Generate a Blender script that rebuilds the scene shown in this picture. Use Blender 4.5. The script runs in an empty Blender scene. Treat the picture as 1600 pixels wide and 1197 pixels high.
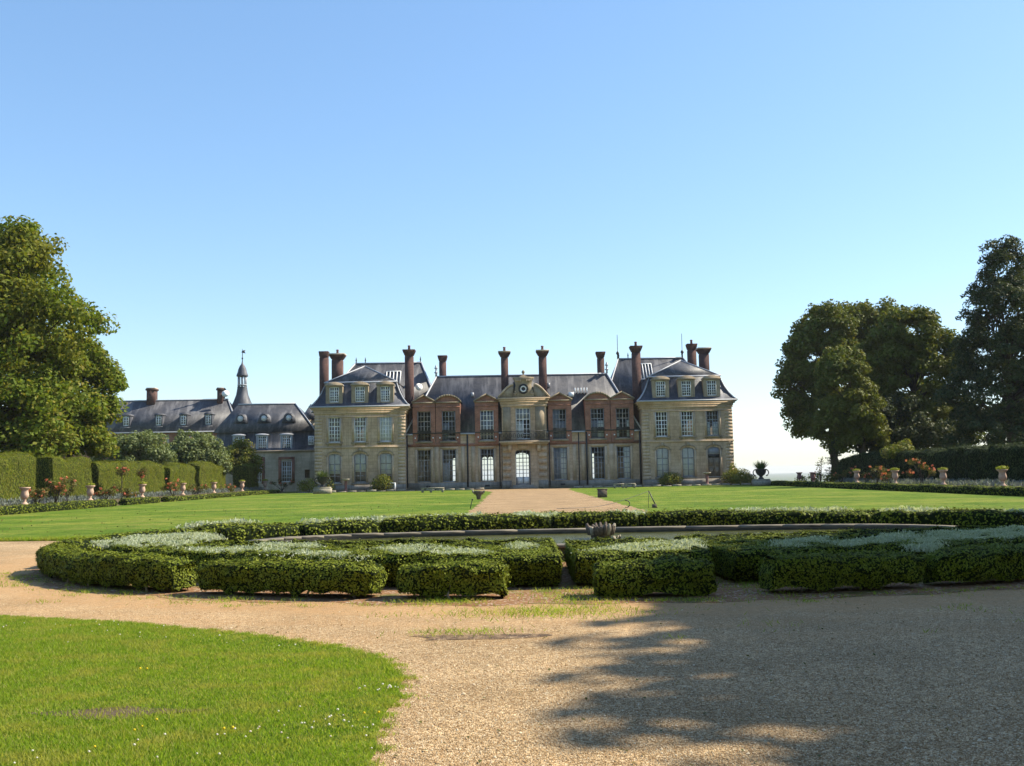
import bpy, math, random
import numpy as np
from mathutils import Matrix, Vector

# ------------------------------------------------------------------ camera, sky, sun, exposure
scene = bpy.context.scene
COL = scene.collection
R = math.radians
PITCH, ROLL, EYE = math.atan(142.5 / 1600), R(1.05), 1.6
cam_data = bpy.data.cameras.new("camera")
cam_data.sensor_width, cam_data.lens = 36.0, 36.0
cam_data.clip_start, cam_data.clip_end = 0.1, 20000
camera = bpy.data.objects.new("camera", cam_data)
COL.objects.link(camera)
_f = Vector((0, math.cos(PITCH), math.sin(PITCH)))
_u = Vector((0, -math.sin(PITCH), math.cos(PITCH)))
_r = Vector((1, 0, 0))
_eu = _r * math.cos(ROLL) - _u * math.sin(ROLL)
_ev = _r * math.sin(ROLL) + _u * math.cos(ROLL)
_m = Matrix(((_eu.x, _ev.x, -_f.x, 0), (_eu.y, _ev.y, -_f.y, 0), (_eu.z, _ev.z, -_f.z, EYE), (0, 0, 0, 1)))
camera.matrix_world = _m
scene.camera = camera

SUN_EL, SUN_AZ = R(42), R(75)          # azimuth clockwise from +Y: low right, a little behind the house front
world = bpy.data.worlds.new("World")
scene.world = world
world.use_nodes = True
wn, wl = world.node_tree.nodes, world.node_tree.links
wn.clear()
sky = wn.new("ShaderNodeTexSky")
sky.sky_type = 'NISHITA'
sky.sun_disc = False
sky.sun_elevation, sky.sun_rotation = SUN_EL, SUN_AZ
sky.altitude = 100
sky.air_density, sky.dust_density, sky.ozone_density = 1.0, 0.5, 1.6
bg = wn.new("ShaderNodeBackground")
bg.inputs[1].default_value = 0.15
wo = wn.new("ShaderNodeOutputWorld")
gm = wn.new('ShaderNodeGamma')          # the camera's flatter response to the bright sky
gm.inputs[1].default_value = 0.7
hs = wn.new('ShaderNodeHueSaturation')
hs.inputs['Saturation'].default_value = 1.27
wb = wn.new('ShaderNodeMix')
wb.data_type, wb.blend_type = 'RGBA', 'MULTIPLY'
wb.inputs[0].default_value = 1.0
wb.inputs[7].default_value = (0.95, 1.035, 1.11, 1)
wl.new(sky.outputs[0], gm.inputs[0])
wl.new(gm.outputs[0], hs.inputs['Color'])
wl.new(hs.outputs[0], wb.inputs[6])
wl.new(wb.outputs[2], bg.inputs[0])
wl.new(bg.outputs[0], wo.inputs[0])
sun_data = bpy.data.lights.new("sun", 'SUN')
sun_data.energy, sun_data.angle, sun_data.color = 4.35, R(0.53), (1.0, 0.91, 0.74)
sun = bpy.data.objects.new("sun", sun_data)
COL.objects.link(sun)
_s = Vector((math.sin(SUN_AZ) * math.cos(SUN_EL), math.cos(SUN_AZ) * math.cos(SUN_EL), math.sin(SUN_EL)))
sun.rotation_euler = _s.to_track_quat('Z', 'Y').to_euler()
sun.location = (60, 20, 60)
vs = scene.view_settings
vs.view_transform, vs.look, vs.exposure, vs.gamma = 'Standard', 'None', 1.12, 1.0
vs.use_curve_mapping = False
cy = scene.cycles
cy.max_bounces, cy.diffuse_bounces, cy.glossy_bounces = 8, 3, 3
cy.transmission_bounces, cy.transparent_max_bounces = 4, 12
cy.sample_clamp_indirect = 6.0

rng = np.random.default_rng(7)
random.seed(7)

# ------------------------------------------------------------------ materials
def new_mat(name):
    m = bpy.data.materials.new(name)
    m.use_nodes = True
    nt = m.node_tree
    nt.nodes.clear()
    out = nt.nodes.new("ShaderNodeOutputMaterial")
    return m, nt.nodes, nt.links, out

def coords(n, l, mode='world'):
    """mode world: position; wall: (x+y, z, 0) for brick and course patterns on upright faces."""
    g = n.new("ShaderNodeNewGeometry")
    if mode == 'world':
        return g.outputs['Position']
    s = n.new("ShaderNodeSeparateXYZ")
    l.new(g.outputs['Position'], s.inputs[0])
    a = n.new("ShaderNodeMath")
    a.operation = 'ADD'
    l.new(s.outputs[0], a.inputs[0]); l.new(s.outputs[1], a.inputs[1])
    c = n.new("ShaderNodeCombineXYZ")
    l.new(a.outputs[0], c.inputs[0]); l.new(s.outputs[2], c.inputs[1])
    return c.outputs[0]

def noise(n, l, vec, scale, detail=4, rough=0.6):
    t = n.new("ShaderNodeTexNoise")
    t.inputs['Scale'].default_value = scale
    t.inputs['Detail'].default_value = detail
    t.inputs['Roughness'].default_value = rough
    l.new(vec, t.inputs['Vector'])
    return t.outputs['Fac']

def ramp(n, l, fac, stops):
    r = n.new("ShaderNodeValToRGB")
    e = r.color_ramp.elements
    while len(e) < len(stops):
        e.new(0.5)
    for k, (p, c) in enumerate(stops):
        e[k].position = p
        e[k].color = (*c, 1) if len(c) == 3 else c
    l.new(fac, r.inputs[0])
    return r.outputs[0]

def mix(n, l, fac, a, b, mode='MIX'):
    m = n.new("ShaderNodeMix")
    m.data_type, m.blend_type = 'RGBA', mode
    for sock, v in ((m.inputs[0], fac), (m.inputs[6], a), (m.inputs[7], b)):
        if hasattr(v, 'links'):
            l.new(v, sock)
        elif isinstance(v, (int, float)):
            sock.default_value = v
        else:
            sock.default_value = (*v, 1)
    return m.outputs[2]

def bump(n, l, h, strength, dist):
    b = n.new("ShaderNodeBump")
    b.inputs['Strength'].default_value = strength
    b.inputs['Distance'].default_value = dist
    l.new(h, b.inputs['Height'])
    return b.outputs[0]

def principled(n, l, out, col, rough=0.8, normal=None, spec=0.3, metal=0.0):
    p = n.new("ShaderNodeBsdfPrincipled")
    if hasattr(col, 'links'):
        l.new(col, p.inputs['Base Color'])
    else:
        p.inputs['Base Color'].default_value = (*col, 1)
    if hasattr(rough, 'links'):
        l.new(rough, p.inputs['Roughness'])
    else:
        p.inputs['Roughness'].default_value = rough
    p.inputs['Specular IOR Level'].default_value = spec
    p.inputs['Metallic'].default_value = metal
    if normal is not None:
        l.new(normal, p.inputs['Normal'])
    l.new(p.outputs[0], out.inputs[0])
    return p

def stone_mat(name, c1, c2, c3, course=0.36, length=0.8, joint=0.68, stain=0.6):
    m, n, l, out = new_mat(name)
    w = coords(n, l, 'wall'); p = coords(n, l)
    b = n.new("ShaderNodeTexBrick")
    b.inputs['Scale'].default_value = 1.0
    b.inputs['Brick Width'].default_value = length
    b.inputs['Row Height'].default_value = course
    b.inputs['Mortar Size'].default_value = 0.018
    b.inputs['Color1'].default_value = (1, 1, 1, 1)
    b.inputs['Color2'].default_value = (0.82, 0.82, 0.81, 1)
    b.inputs['Mortar'].default_value = (joint, joint, joint, 1)
    l.new(w, b.inputs['Vector'])
    big = noise(n, l, p, 0.55, 5, 0.65)
    base = ramp(n, l, big, [(0.3, c1), (0.52, c2), (0.72, c3)])
    fine = noise(n, l, p, 9, 4, 0.7)
    f = ramp(n, l, fine, [(0.25, (0.80, 0.80, 0.80)), (0.7, (1.12, 1.12, 1.12))])
    col = mix(n, l, 1.0, base, b.outputs[0], 'MULTIPLY')
    col = mix(n, l, 1.0, col, f, 'MULTIPLY')
    # rain streaks: noise stretched along z
    mp = n.new("ShaderNodeMapping")
    mp.inputs['Scale'].default_value = (2.2, 2.2, 0.16)
    l.new(p, mp.inputs[0])
    st = noise(n, l, mp.outputs[0], 1.0, 5, 0.7)
    sm = ramp(n, l, st, [(0.5, (0, 0, 0)), (0.72, (stain, stain, stain))])
    col = mix(n, l, sm, col, tuple(v * 0.38 for v in c1))
    nb = bump(n, l, fine, 0.4, 0.03)
    principled(n, l, out, col, 0.9, nb, 0.2)
    return m

def brick_mat(name, c1, c2, mortar):
    m, n, l, out = new_mat(name)
    w = coords(n, l, 'wall'); p = coords(n, l)
    b = n.new("ShaderNodeTexBrick")
    b.inputs['Scale'].default_value = 1.0
    b.inputs['Brick Width'].default_value = 0.24
    b.inputs['Row Height'].default_value = 0.075
    b.inputs['Mortar Size'].default_value = 0.010
    b.inputs['Color1'].default_value = (*c1, 1)
    b.inputs['Color2'].default_value = (*c2, 1)
    b.inputs['Mortar'].default_value = (*mortar, 1)
    l.new(w, b.inputs['Vector'])
    big = noise(n, l, p, 1.1, 5, 0.7)
    f = ramp(n, l, big, [(0.28, (0.55, 0.55, 0.57)), (0.7, (1.15, 1.1, 1.08))])
    col = mix(n, l, 1.0, b.outputs[0], f, 'MULTIPLY')
    principled(n, l, out, col, 0.92, bump(n, l, b.outputs['Fac'], 0.3, -0.01), 0.2)
    return m

def slate_mat(name, c1, c2, c3, streak=(0.34, 0.34, 0.35)):
    m, n, l, out = new_mat(name)
    w = coords(n, l, 'wall'); p = coords(n, l)
    b = n.new("ShaderNodeTexBrick")
    b.inputs['Scale'].default_value = 1.0
    b.inputs['Brick Width'].default_value = 0.22
    b.inputs['Row Height'].default_value = 0.14
    b.inputs['Mortar Size'].default_value = 0.008
    b.inputs['Color1'].default_value = (1, 1, 1, 1)
    b.inputs['Color2'].default_value = (0.68, 0.70, 0.74, 1)
    b.inputs['Mortar'].default_value = (0.45, 0.45, 0.45, 1)
    l.new(w, b.inputs['Vector'])
    base = ramp(n, l, noise(n, l, p, 0.8, 6, 0.7), [(0.3, c1), (0.5, c2), (0.72, c3)])
    col = mix(n, l, 1.0, base, b.outputs[0], 'MULTIPLY')
    mp = n.new("ShaderNodeMapping")
    mp.inputs['Scale'].default_value = (1.5, 0.4, 0.12)
    l.new(p, mp.inputs[0])
    st = noise(n, l, mp.outputs[0], 1.0, 5, 0.65)
    sm = ramp(n, l, st, [(0.50, (0, 0, 0)), (0.64, (0.6, 0.6, 0.6))])
    col = mix(n, l, sm, col, streak)
    principled(n, l, out, col, 0.55, bump(n, l, b.outputs['Fac'], 0.35, -0.015), 0.4)
    return m

def plain_mat(name, c, rough=0.7, var=0.25, scale=6.0, spec=0.3, metal=0.0, bmp=0.15):
    m, n, l, out = new_mat(name)
    p = coords(n, l)
    t = noise(n, l, p, scale, 5, 0.65)
    col = ramp(n, l, t, [(0.25, tuple(v * (1 - var) for v in c)), (0.75, tuple(min(1, v * (1 + var)) for v in c))])
    principled(n, l, out, col, rough, bump(n, l, t, bmp, 0.02) if bmp else None, spec, metal)
    return m

def leaf_mat(name, ca, cb, cc=None, trans=0.3, tint_scale=0.35, tint=None, rough=0.6, spec=0.12):
    """leaf by leaf colour from the island index, and a slow drift of hue over the plant."""
    m, n, l, out = new_mat(name)
    g = n.new("ShaderNodeNewGeometry")
    stops = [(0.0, ca), (0.75, cb)] + ([(0.97, cc)] if cc else [])
    col = ramp(n, l, g.outputs['Random Per Island'], stops)
    if tint:
        t = noise(n, l, g.outputs['Position'], tint_scale, 3, 0.6)
        f = ramp(n, l, t, [(0.46, (0, 0, 0)), (0.66, (0.75, 0.75, 0.75))])
        col = mix(n, l, f, col, tint)
    p = n.new("ShaderNodeBsdfPrincipled")
    l.new(col, p.inputs['Base Color'])
    p.inputs['Roughness'].default_value = rough
    p.inputs['Specular IOR Level'].default_value = spec
    t = n.new("ShaderNodeBsdfTranslucent")
    tc = mix(n, l, 1.0, col, (1.5, 1.45, 0.7), 'MULTIPLY')
    l.new(tc, t.inputs[0])
    mx = n.new("ShaderNodeMixShader")
    mx.inputs[0].default_value = trans
    l.new(p.outputs[0], mx.inputs[1]); l.new(t.outputs[0], mx.inputs[2])
    l.new(mx.outputs[0], out.inputs[0])
    return m

def glass_mat():
    m, n, l, out = new_mat("window_glass")
    tr = n.new("ShaderNodeBsdfTransparent")
    tr.inputs[0].default_value = (0.86, 0.90, 0.92, 1)
    gl = n.new("ShaderNodeBsdfGlossy")
    gl.inputs['Roughness'].default_value = 0.03
    p = coords(n, l)
    l.new(bump(n, l, noise(n, l, p, 0.8, 1), 0.02, 0.02), gl.inputs['Normal'])
    fr = n.new("ShaderNodeFresnel")
    fr.inputs[0].default_value = 1.5
    mx = n.new("ShaderNodeMixShader")
    l.new(fr.outputs[0], mx.inputs[0]); l.new(tr.outputs[0], mx.inputs[1]); l.new(gl.outputs[0], mx.inputs[2])
    l.new(mx.outputs[0], out.inputs[0])
    return m

M = {}
M['stone'] = stone_mat("limestone_ashlar", (0.42, 0.290, 0.185), (0.55, 0.40, 0.270), (0.60, 0.455, 0.325))
M['trim'] = stone_mat("limestone_trim", (0.43, 0.305, 0.20), (0.56, 0.42, 0.29), (0.62, 0.48, 0.35), 0.5, 1.2, 0.9, 0.45)
M['dark_trim'] = stone_mat("weathered_trim", (0.24, 0.185, 0.125), (0.36, 0.285, 0.195), (0.44, 0.355, 0.25), 0.5, 1.2, 0.9, 0.6)
M['plinth'] = stone_mat("plinth_stone", (0.22, 0.195, 0.165), (0.32, 0.285, 0.24), (0.40, 0.36, 0.30), 0.4, 0.9, 0.7, 0.6)
M['pale_stone'] = stone_mat("pale_wing_stone", (0.42, 0.345, 0.245), (0.55, 0.46, 0.34), (0.62, 0.53, 0.40), 0.36, 0.8, 0.8, 0.5)
M['brick'] = brick_mat("old_red_brick", (0.38, 0.145, 0.090), (0.26, 0.105, 0.070), (0.32, 0.25, 0.19))
M['chimney_brick'] = brick_mat("chimney_red_brick", (0.125, 0.062, 0.052), (0.085, 0.046, 0.042), (0.13, 0.10, 0.09))
M['slate'] = slate_mat("roof_slate", (0.048, 0.049, 0.058), (0.072, 0.072, 0.080), (0.106, 0.102, 0.104), (0.18, 0.178, 0.185))
M['blue_slate'] = slate_mat("mansard_slate", (0.045, 0.048, 0.062), (0.065, 0.07, 0.085), (0.09, 0.095, 0.115), (0.18, 0.18, 0.20))
M['lead'] = plain_mat("lead_flashing", (0.36, 0.37, 0.40), 0.5, 0.2, 3, 0.5)
M['white'] = plain_mat("white_joinery", (0.80, 0.80, 0.78), 0.6, 0.08, 4)
M['grey_wood'] = plain_mat("weathered_joinery", (0.27, 0.275, 0.29), 0.7, 0.3, 5)
M['brown_wood'] = plain_mat("brown_joinery", (0.30, 0.275, 0.25), 0.7, 0.3, 5)
M['shutter'] = plain_mat("pale_inner_shutter", (0.72, 0.71, 0.68), 0.7, 0.15, 3)
M['blue_shutter'] = plain_mat("blue_grey_inner_shutter", (0.26, 0.28, 0.34), 0.6, 0.25, 3)
M['door_wood'] = plain_mat("old_door_wood", (0.20, 0.155, 0.11), 0.8, 0.3, 5)
M['glass'] = glass_mat()
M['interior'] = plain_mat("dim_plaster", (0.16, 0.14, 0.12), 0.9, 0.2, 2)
M['iron'] = plain_mat("black_ironwork", (0.022, 0.022, 0.024), 0.5, 0.2, 8, 0.4)
M['bark'] = plain_mat("tree_bark", (0.065, 0.052, 0.04), 0.95, 0.4, 5, 0.1, 0, 0.6)
M['twig'] = plain_mat("box_stem_bark", (0.24, 0.19, 0.13), 0.9, 0.3, 20, 0.1)
M['terracotta'] = plain_mat("weathered_terracotta", (0.46, 0.31, 0.225), 0.85, 0.3, 7)
M['dark_terracotta'] = plain_mat("dark_terracotta", (0.20, 0.10, 0.09), 0.85, 0.3, 7)
M['rough_stone'] = plain_mat("lichened_stone", (0.30, 0.27, 0.21), 0.95, 0.45, 9, 0.1, 0, 0.7)
M['dark_stone'] = plain_mat("dark_carved_stone", (0.12, 0.098, 0.08), 0.95, 0.45, 11, 0.1, 0, 0.7)
M['pool_stone'] = plain_mat("pool_coping_stone", (0.17, 0.15, 0.12), 0.9, 0.45, 1.7, 0.2, 0, 0.4)
M['pool_wall'] = plain_mat("damp_pool_wall", (0.05, 0.047, 0.04), 0.7, 0.5, 4, 0.3, 0, 0.4)
M['bed_soil'] = plain_mat("bed_soil", (0.10, 0.075, 0.05), 1.0, 0.4, 5, 0.1, 0, 0.5)
M['dish'] = plain_mat("white_dish_paint", (0.75, 0.75, 0.73), 0.5, 0.05, 3)

M['box_body'] = plain_mat("box_hedge_inner_shade", (0.012, 0.018, 0.006), 1.0, 0.4, 9, 0.05)  # near-black body: the shade between the leaves is put into its colour
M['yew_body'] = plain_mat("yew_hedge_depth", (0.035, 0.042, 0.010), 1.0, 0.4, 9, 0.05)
M['box_leaf'] = leaf_mat("box_leaf", (0.080, 0.112, 0.008), (0.158, 0.192, 0.014), (0.24, 0.26, 0.03), 0.08, 2.2, (0.135, 0.150, 0.012))
M['silver'] = leaf_mat("silver_santolina_leaf", (0.30, 0.35, 0.27), (0.46, 0.50, 0.40), (0.55, 0.58, 0.47), 0.3, 2.0, (0.36, 0.40, 0.29), 0.8, 0.15)
M['yew'] = leaf_mat("clipped_yew_leaf", (0.085, 0.120, 0.012), (0.165, 0.200, 0.020), (0.23, 0.20, 0.045), 0.25, 0.8, (0.15, 0.155, 0.026))
M['dark_yew'] = leaf_mat("dark_yew_leaf", (0.025, 0.038, 0.012), (0.048, 0.066, 0.018), (0.07, 0.09, 0.025), 0.15, 0.8)
M['lime_leaf'] = leaf_mat("lime_tree_leaf", (0.068, 0.104, 0.010), (0.142, 0.185, 0.019), (0.22, 0.19, 0.035), 0.36, 0.22, (0.160, 0.155, 0.024))
M['shade_leaf'] = leaf_mat("dark_tree_leaf", (0.058, 0.080, 0.012), (0.115, 0.140, 0.022), (0.17, 0.15, 0.035), 0.26, 0.2, (0.118, 0.124, 0.022))
M['blue_leaf'] = leaf_mat("dark_beech_leaf", (0.030, 0.045, 0.022), (0.062, 0.080, 0.034), (0.095, 0.095, 0.035), 0.22, 0.2)
M['apple_leaf'] = leaf_mat("grey_green_leaf", (0.085, 0.115, 0.040), (0.17, 0.205, 0.085), (0.26, 0.29, 0.15), 0.28, 0.5)
M['bush_leaf'] = leaf_mat("bush_leaf", (0.095, 0.125, 0.018), (0.19, 0.21, 0.035), (0.30, 0.26, 0.06), 0.3, 1.5, (0.13, 0.10, 0.03))
M['lavender'] = leaf_mat("lavender_leaf", (0.14, 0.17, 0.15), (0.24, 0.27, 0.25), (0.20, 0.20, 0.28), 0.2, 0.8, (0.15, 0.16, 0.13), 0.8, 0.1)
M['rose_leaf'] = leaf_mat("rose_leaf", (0.06, 0.08, 0.02), (0.13, 0.12, 0.035), (0.22, 0.12, 0.05), 0.3)
M['rose_bloom'] = leaf_mat("rose_bloom", (0.45, 0.10, 0.06), (0.58, 0.20, 0.12), (0.65, 0.32, 0.20), 0.35)
M['sedum'] = leaf_mat("sedum_leaf", (0.16, 0.20, 0.02), (0.28, 0.30, 0.03), (0.34, 0.32, 0.08), 0.3)
M['yucca'] = leaf_mat("strap_leaf", (0.045, 0.075, 0.025), (0.10, 0.14, 0.05), (0.16, 0.17, 0.06), 0.2)
M['grass_blade'] = leaf_mat("grass_blade", (0.130, 0.210, 0.014), (0.235, 0.330, 0.032), (0.36, 0.33, 0.12), 0.5, 2.4, (0.33, 0.315, 0.075), 0.55)
M['clover'] = leaf_mat("clover_bloom", (0.60, 0.58, 0.50), (0.72, 0.70, 0.64), (0.6, 0.5, 0.45), 0.2)
M['yellow'] = leaf_mat("yellow_bloom", (0.65, 0.50, 0.03), (0.75, 0.58, 0.03), (0.7, 0.5, 0.02), 0.2)
M['pebble'] = leaf_mat("loose_pebble", (0.22, 0.132, 0.060), (0.42, 0.29, 0.152), (0.60, 0.50, 0.35), 0.0, 0.5, None, 0.8, 0.2)

def lawn_mat():
    m, n, l, out = new_mat("lawn_turf")
    p = coords(n, l)
    a = ramp(n, l, noise(n, l, p, 0.16, 6, 0.7), [(0.38, (0.080, 0.150, 0.012)), (0.5, (0.125, 0.200, 0.020)), (0.60, (0.185, 0.228, 0.036))])
    mp = n.new("ShaderNodeMapping")
    mp.inputs['Scale'].default_value = (0.10, 0.45, 1)
    mp.inputs['Rotation'].default_value = (0, 0, 0.12)
    l.new(p, mp.inputs[0])
    s = ramp(n, l, noise(n, l, mp.outputs[0], 1.0, 6, 0.75), [(0.38, (0.78, 0.84, 0.76)), (0.5, (1, 1, 1)), (0.60, (1.18, 1.06, 1.1))])
    m2 = ramp(n, l, noise(n, l, p, 1.6, 5, 0.8), [(0.40, (0.66, 0.74, 0.62)), (0.60, (1.28, 1.15, 1.3))])
    f = noise(n, l, p, 26, 4, 0.8)
    ff = ramp(n, l, f, [(0.3, (0.55, 0.62, 0.5)), (0.7, (1.3, 1.22, 1.2))])
    col = mix(n, l, 1.0, a, s, 'MULTIPLY')
    col = mix(n, l, 1.0, col, m2, 'MULTIPLY')
    col = mix(n, l, 1.0, col, ff, 'MULTIPLY')
    d = ramp(n, l, noise(n, l, mp.outputs[0], 2.3, 6, 0.8), [(0.54, (0, 0, 0)), (0.64, (0.6, 0.6, 0.6))])
    col = mix(n, l, d, col, (0.24, 0.20, 0.06))
    hb = noise(n, l, p, 5, 6, 0.8)
    principled(n, l, out, col, 0.9, bump(n, l, hb, 0.8, 0.12), 0.08)
    return m
M['lawn'] = lawn_mat()
M['field'] = plain_mat("distant_fields", (0.09, 0.12, 0.04), 0.95, 0.3, 0.02, 0.1, 0, 0)

def gravel_mat(name, dark, mid, light, sand, worn):
    m, n, l, out = new_mat(name)
    p = coords(n, l)
    v = n.new("ShaderNodeTexVoronoi")
    v.inputs['Scale'].default_value = 85
    l.new(p, v.inputs['Vector'])
    sp = n.new("ShaderNodeSeparateColor")
    l.new(v.outputs['Color'], sp.inputs[0])
    stones = ramp(n, l, sp.outputs[0], [(0.05, dark), (0.5, mid), (0.92, light)])
    v2 = n.new("ShaderNodeTexVoronoi")
    v2.inputs['Scale'].default_value = 24
    l.new(p, v2.inputs['Vector'])
    sp2 = n.new("ShaderNodeSeparateColor")
    l.new(v2.outputs['Color'], sp2.inputs[0])
    lum = ramp(n, l, sp2.outputs[1], [(0.0, (0.78, 0.78, 0.78)), (1.0, (1.18, 1.17, 1.15))])
    stones = mix(n, l, 1.0, stones, lum, 'MULTIPLY')
    patch = noise(n, l, p, 0.55, 5, 0.7)
    t = ramp(n, l, patch, [(0.38, (0.80, 0.78, 0.74)), (0.62, (1.14, 1.13, 1.12))])
    stones = mix(n, l, 1.0, stones, t, 'MULTIPLY')
    # worn wheel band around the parterre: sandy earth shows between the stones
    mp = n.new("ShaderNodeMapping")
    mp.vector_type = 'POINT'
    mp.inputs['Location'].default_value = (-2 / 11.2, -20.8 / 8.25, 0)
    mp.inputs['Scale'].default_value = (1 / 11.2, 1 / 8.25, 0)
    l.new(p, mp.inputs[0])
    ln = n.new("ShaderNodeVectorMath")
    ln.operation = 'LENGTH'
    l.new(mp.outputs[0], ln.inputs[0])
    wob = n.new("ShaderNodeMath"); wob.operation = 'MULTIPLY_ADD'
    wn_ = noise(n, l, p, 0.7, 4, 0.6)
    l.new(wn_, wob.inputs[0]); wob.inputs[1].default_value = 0.16
    l.new(ln.outputs['Value'], wob.inputs[2])
    mr = n.new("ShaderNodeMapRange")
    l.new(wob.outputs[0], mr.inputs[0])
    mr.inputs[1].default_value, mr.inputs[2].default_value = 1.05, 1.75
    tr_ = ramp(n, l, mr.outputs[0], [(0.0, (worn,) * 3), (0.16, (worn,) * 3), (0.24, (worn * 0.35,) * 3), (0.31, (worn * 0.7,) * 3), (0.38, (worn * 0.1,) * 3), (0.47, (worn * 0.45,) * 3), (0.56, (0, 0, 0))])
    br = noise(n, l, p, 5, 5, 0.75)
    brr = ramp(n, l, br, [(0.30, (0.25, 0.25, 0.25)), (0.60, (1, 1, 1))])
    fac = mix(n, l, 1.0, tr_, brr, 'MULTIPLY')
    sandc = ramp(n, l, noise(n, l, p, 14, 5, 0.7), [(0.3, tuple(c * 0.78 for c in sand)), (0.7, tuple(c * 1.15 for c in sand))])
    col = mix(n, l, fac, stones, sandc)
    # stray weeds and moss
    wd = ramp(n, l, noise(n, l, p, 1.4, 5, 0.75), [(0.66, (0, 0, 0)), (0.76, (0.5, 0.5, 0.5))])
    col = mix(n, l, wd, col, (0.12, 0.13, 0.04))
    h = n.new("ShaderNodeMath"); h.operation = 'SUBTRACT'
    h.inputs[0].default_value = 1.0
    l.new(v.outputs['Distance'], h.inputs[1])
    principled(n, l, out, col, 0.9, bump(n, l, h.outputs[0], 0.7, 0.012), 0.2)
    return m
M['gravel'] = gravel_mat("loose_gravel", (0.20, 0.118, 0.053), (0.385, 0.26, 0.132), (0.54, 0.42, 0.265), (0.43, 0.255, 0.115), 0.9)
M['path'] = gravel_mat("path_gravel", (0.20, 0.125, 0.060), (0.33, 0.215, 0.110), (0.42, 0.31, 0.185), (0.33, 0.215, 0.11), 0.0)

def soil_mat():
    m, n, l, out = new_mat("parterre_soil")
    p = coords(n, l)
    base = ramp(n, l, noise(n, l, p, 3.0, 6, 0.75), [(0.3, (0.15, 0.075, 0.035)), (0.55, (0.26, 0.14, 0.07)), (0.75, (0.34, 0.21, 0.12))])
    v = n.new("ShaderNodeTexVoronoi")
    v.inputs['Scale'].default_value = 30
    l.new(p, v.inputs['Vector'])
    sp = n.new("ShaderNodeSeparateColor")
    l.new(v.outputs['Color'], sp.inputs[0])
    st = ramp(n, l, sp.outputs[0], [(0.86, (0, 0, 0)), (0.92, (0.8, 0.8, 0.8))])
    col = mix(n, l, st, base, (0.46, 0.38, 0.29))
    w = ramp(n, l, noise(n, l, p, 1.1, 5, 0.75), [(0.52, (0, 0, 0)), (0.66, (0.85, 0.85, 0.85))])
    g = ramp(n, l, noise(n, l, p, 22, 4, 0.7), [(0.3, (0.05, 0.07, 0.012)), (0.7, (0.15, 0.17, 0.04))])
    col = mix(n, l, w, col, g)
    principled(n, l, out, col, 0.95, bump(n, l, noise(n, l, p, 18, 5, 0.7), 0.7, 0.03), 0.1)
    return m
M['soil'] = soil_mat()

def water_mat():
    m, n, l, out = new_mat("pond_water")
    p = coords(n, l)
    col = ramp(n, l, noise(n, l, p, 0.9, 4, 0.7), [(0.35, (0.06, 0.065, 0.015)), (0.65, (0.12, 0.12, 0.035))])
    principled(n, l, out, col, 0.16, bump(n, l, noise(n, l, p, 5, 3, 0.6), 0.06, 0.05), 0.5)
    return m
M['water'] = water_mat()

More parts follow.
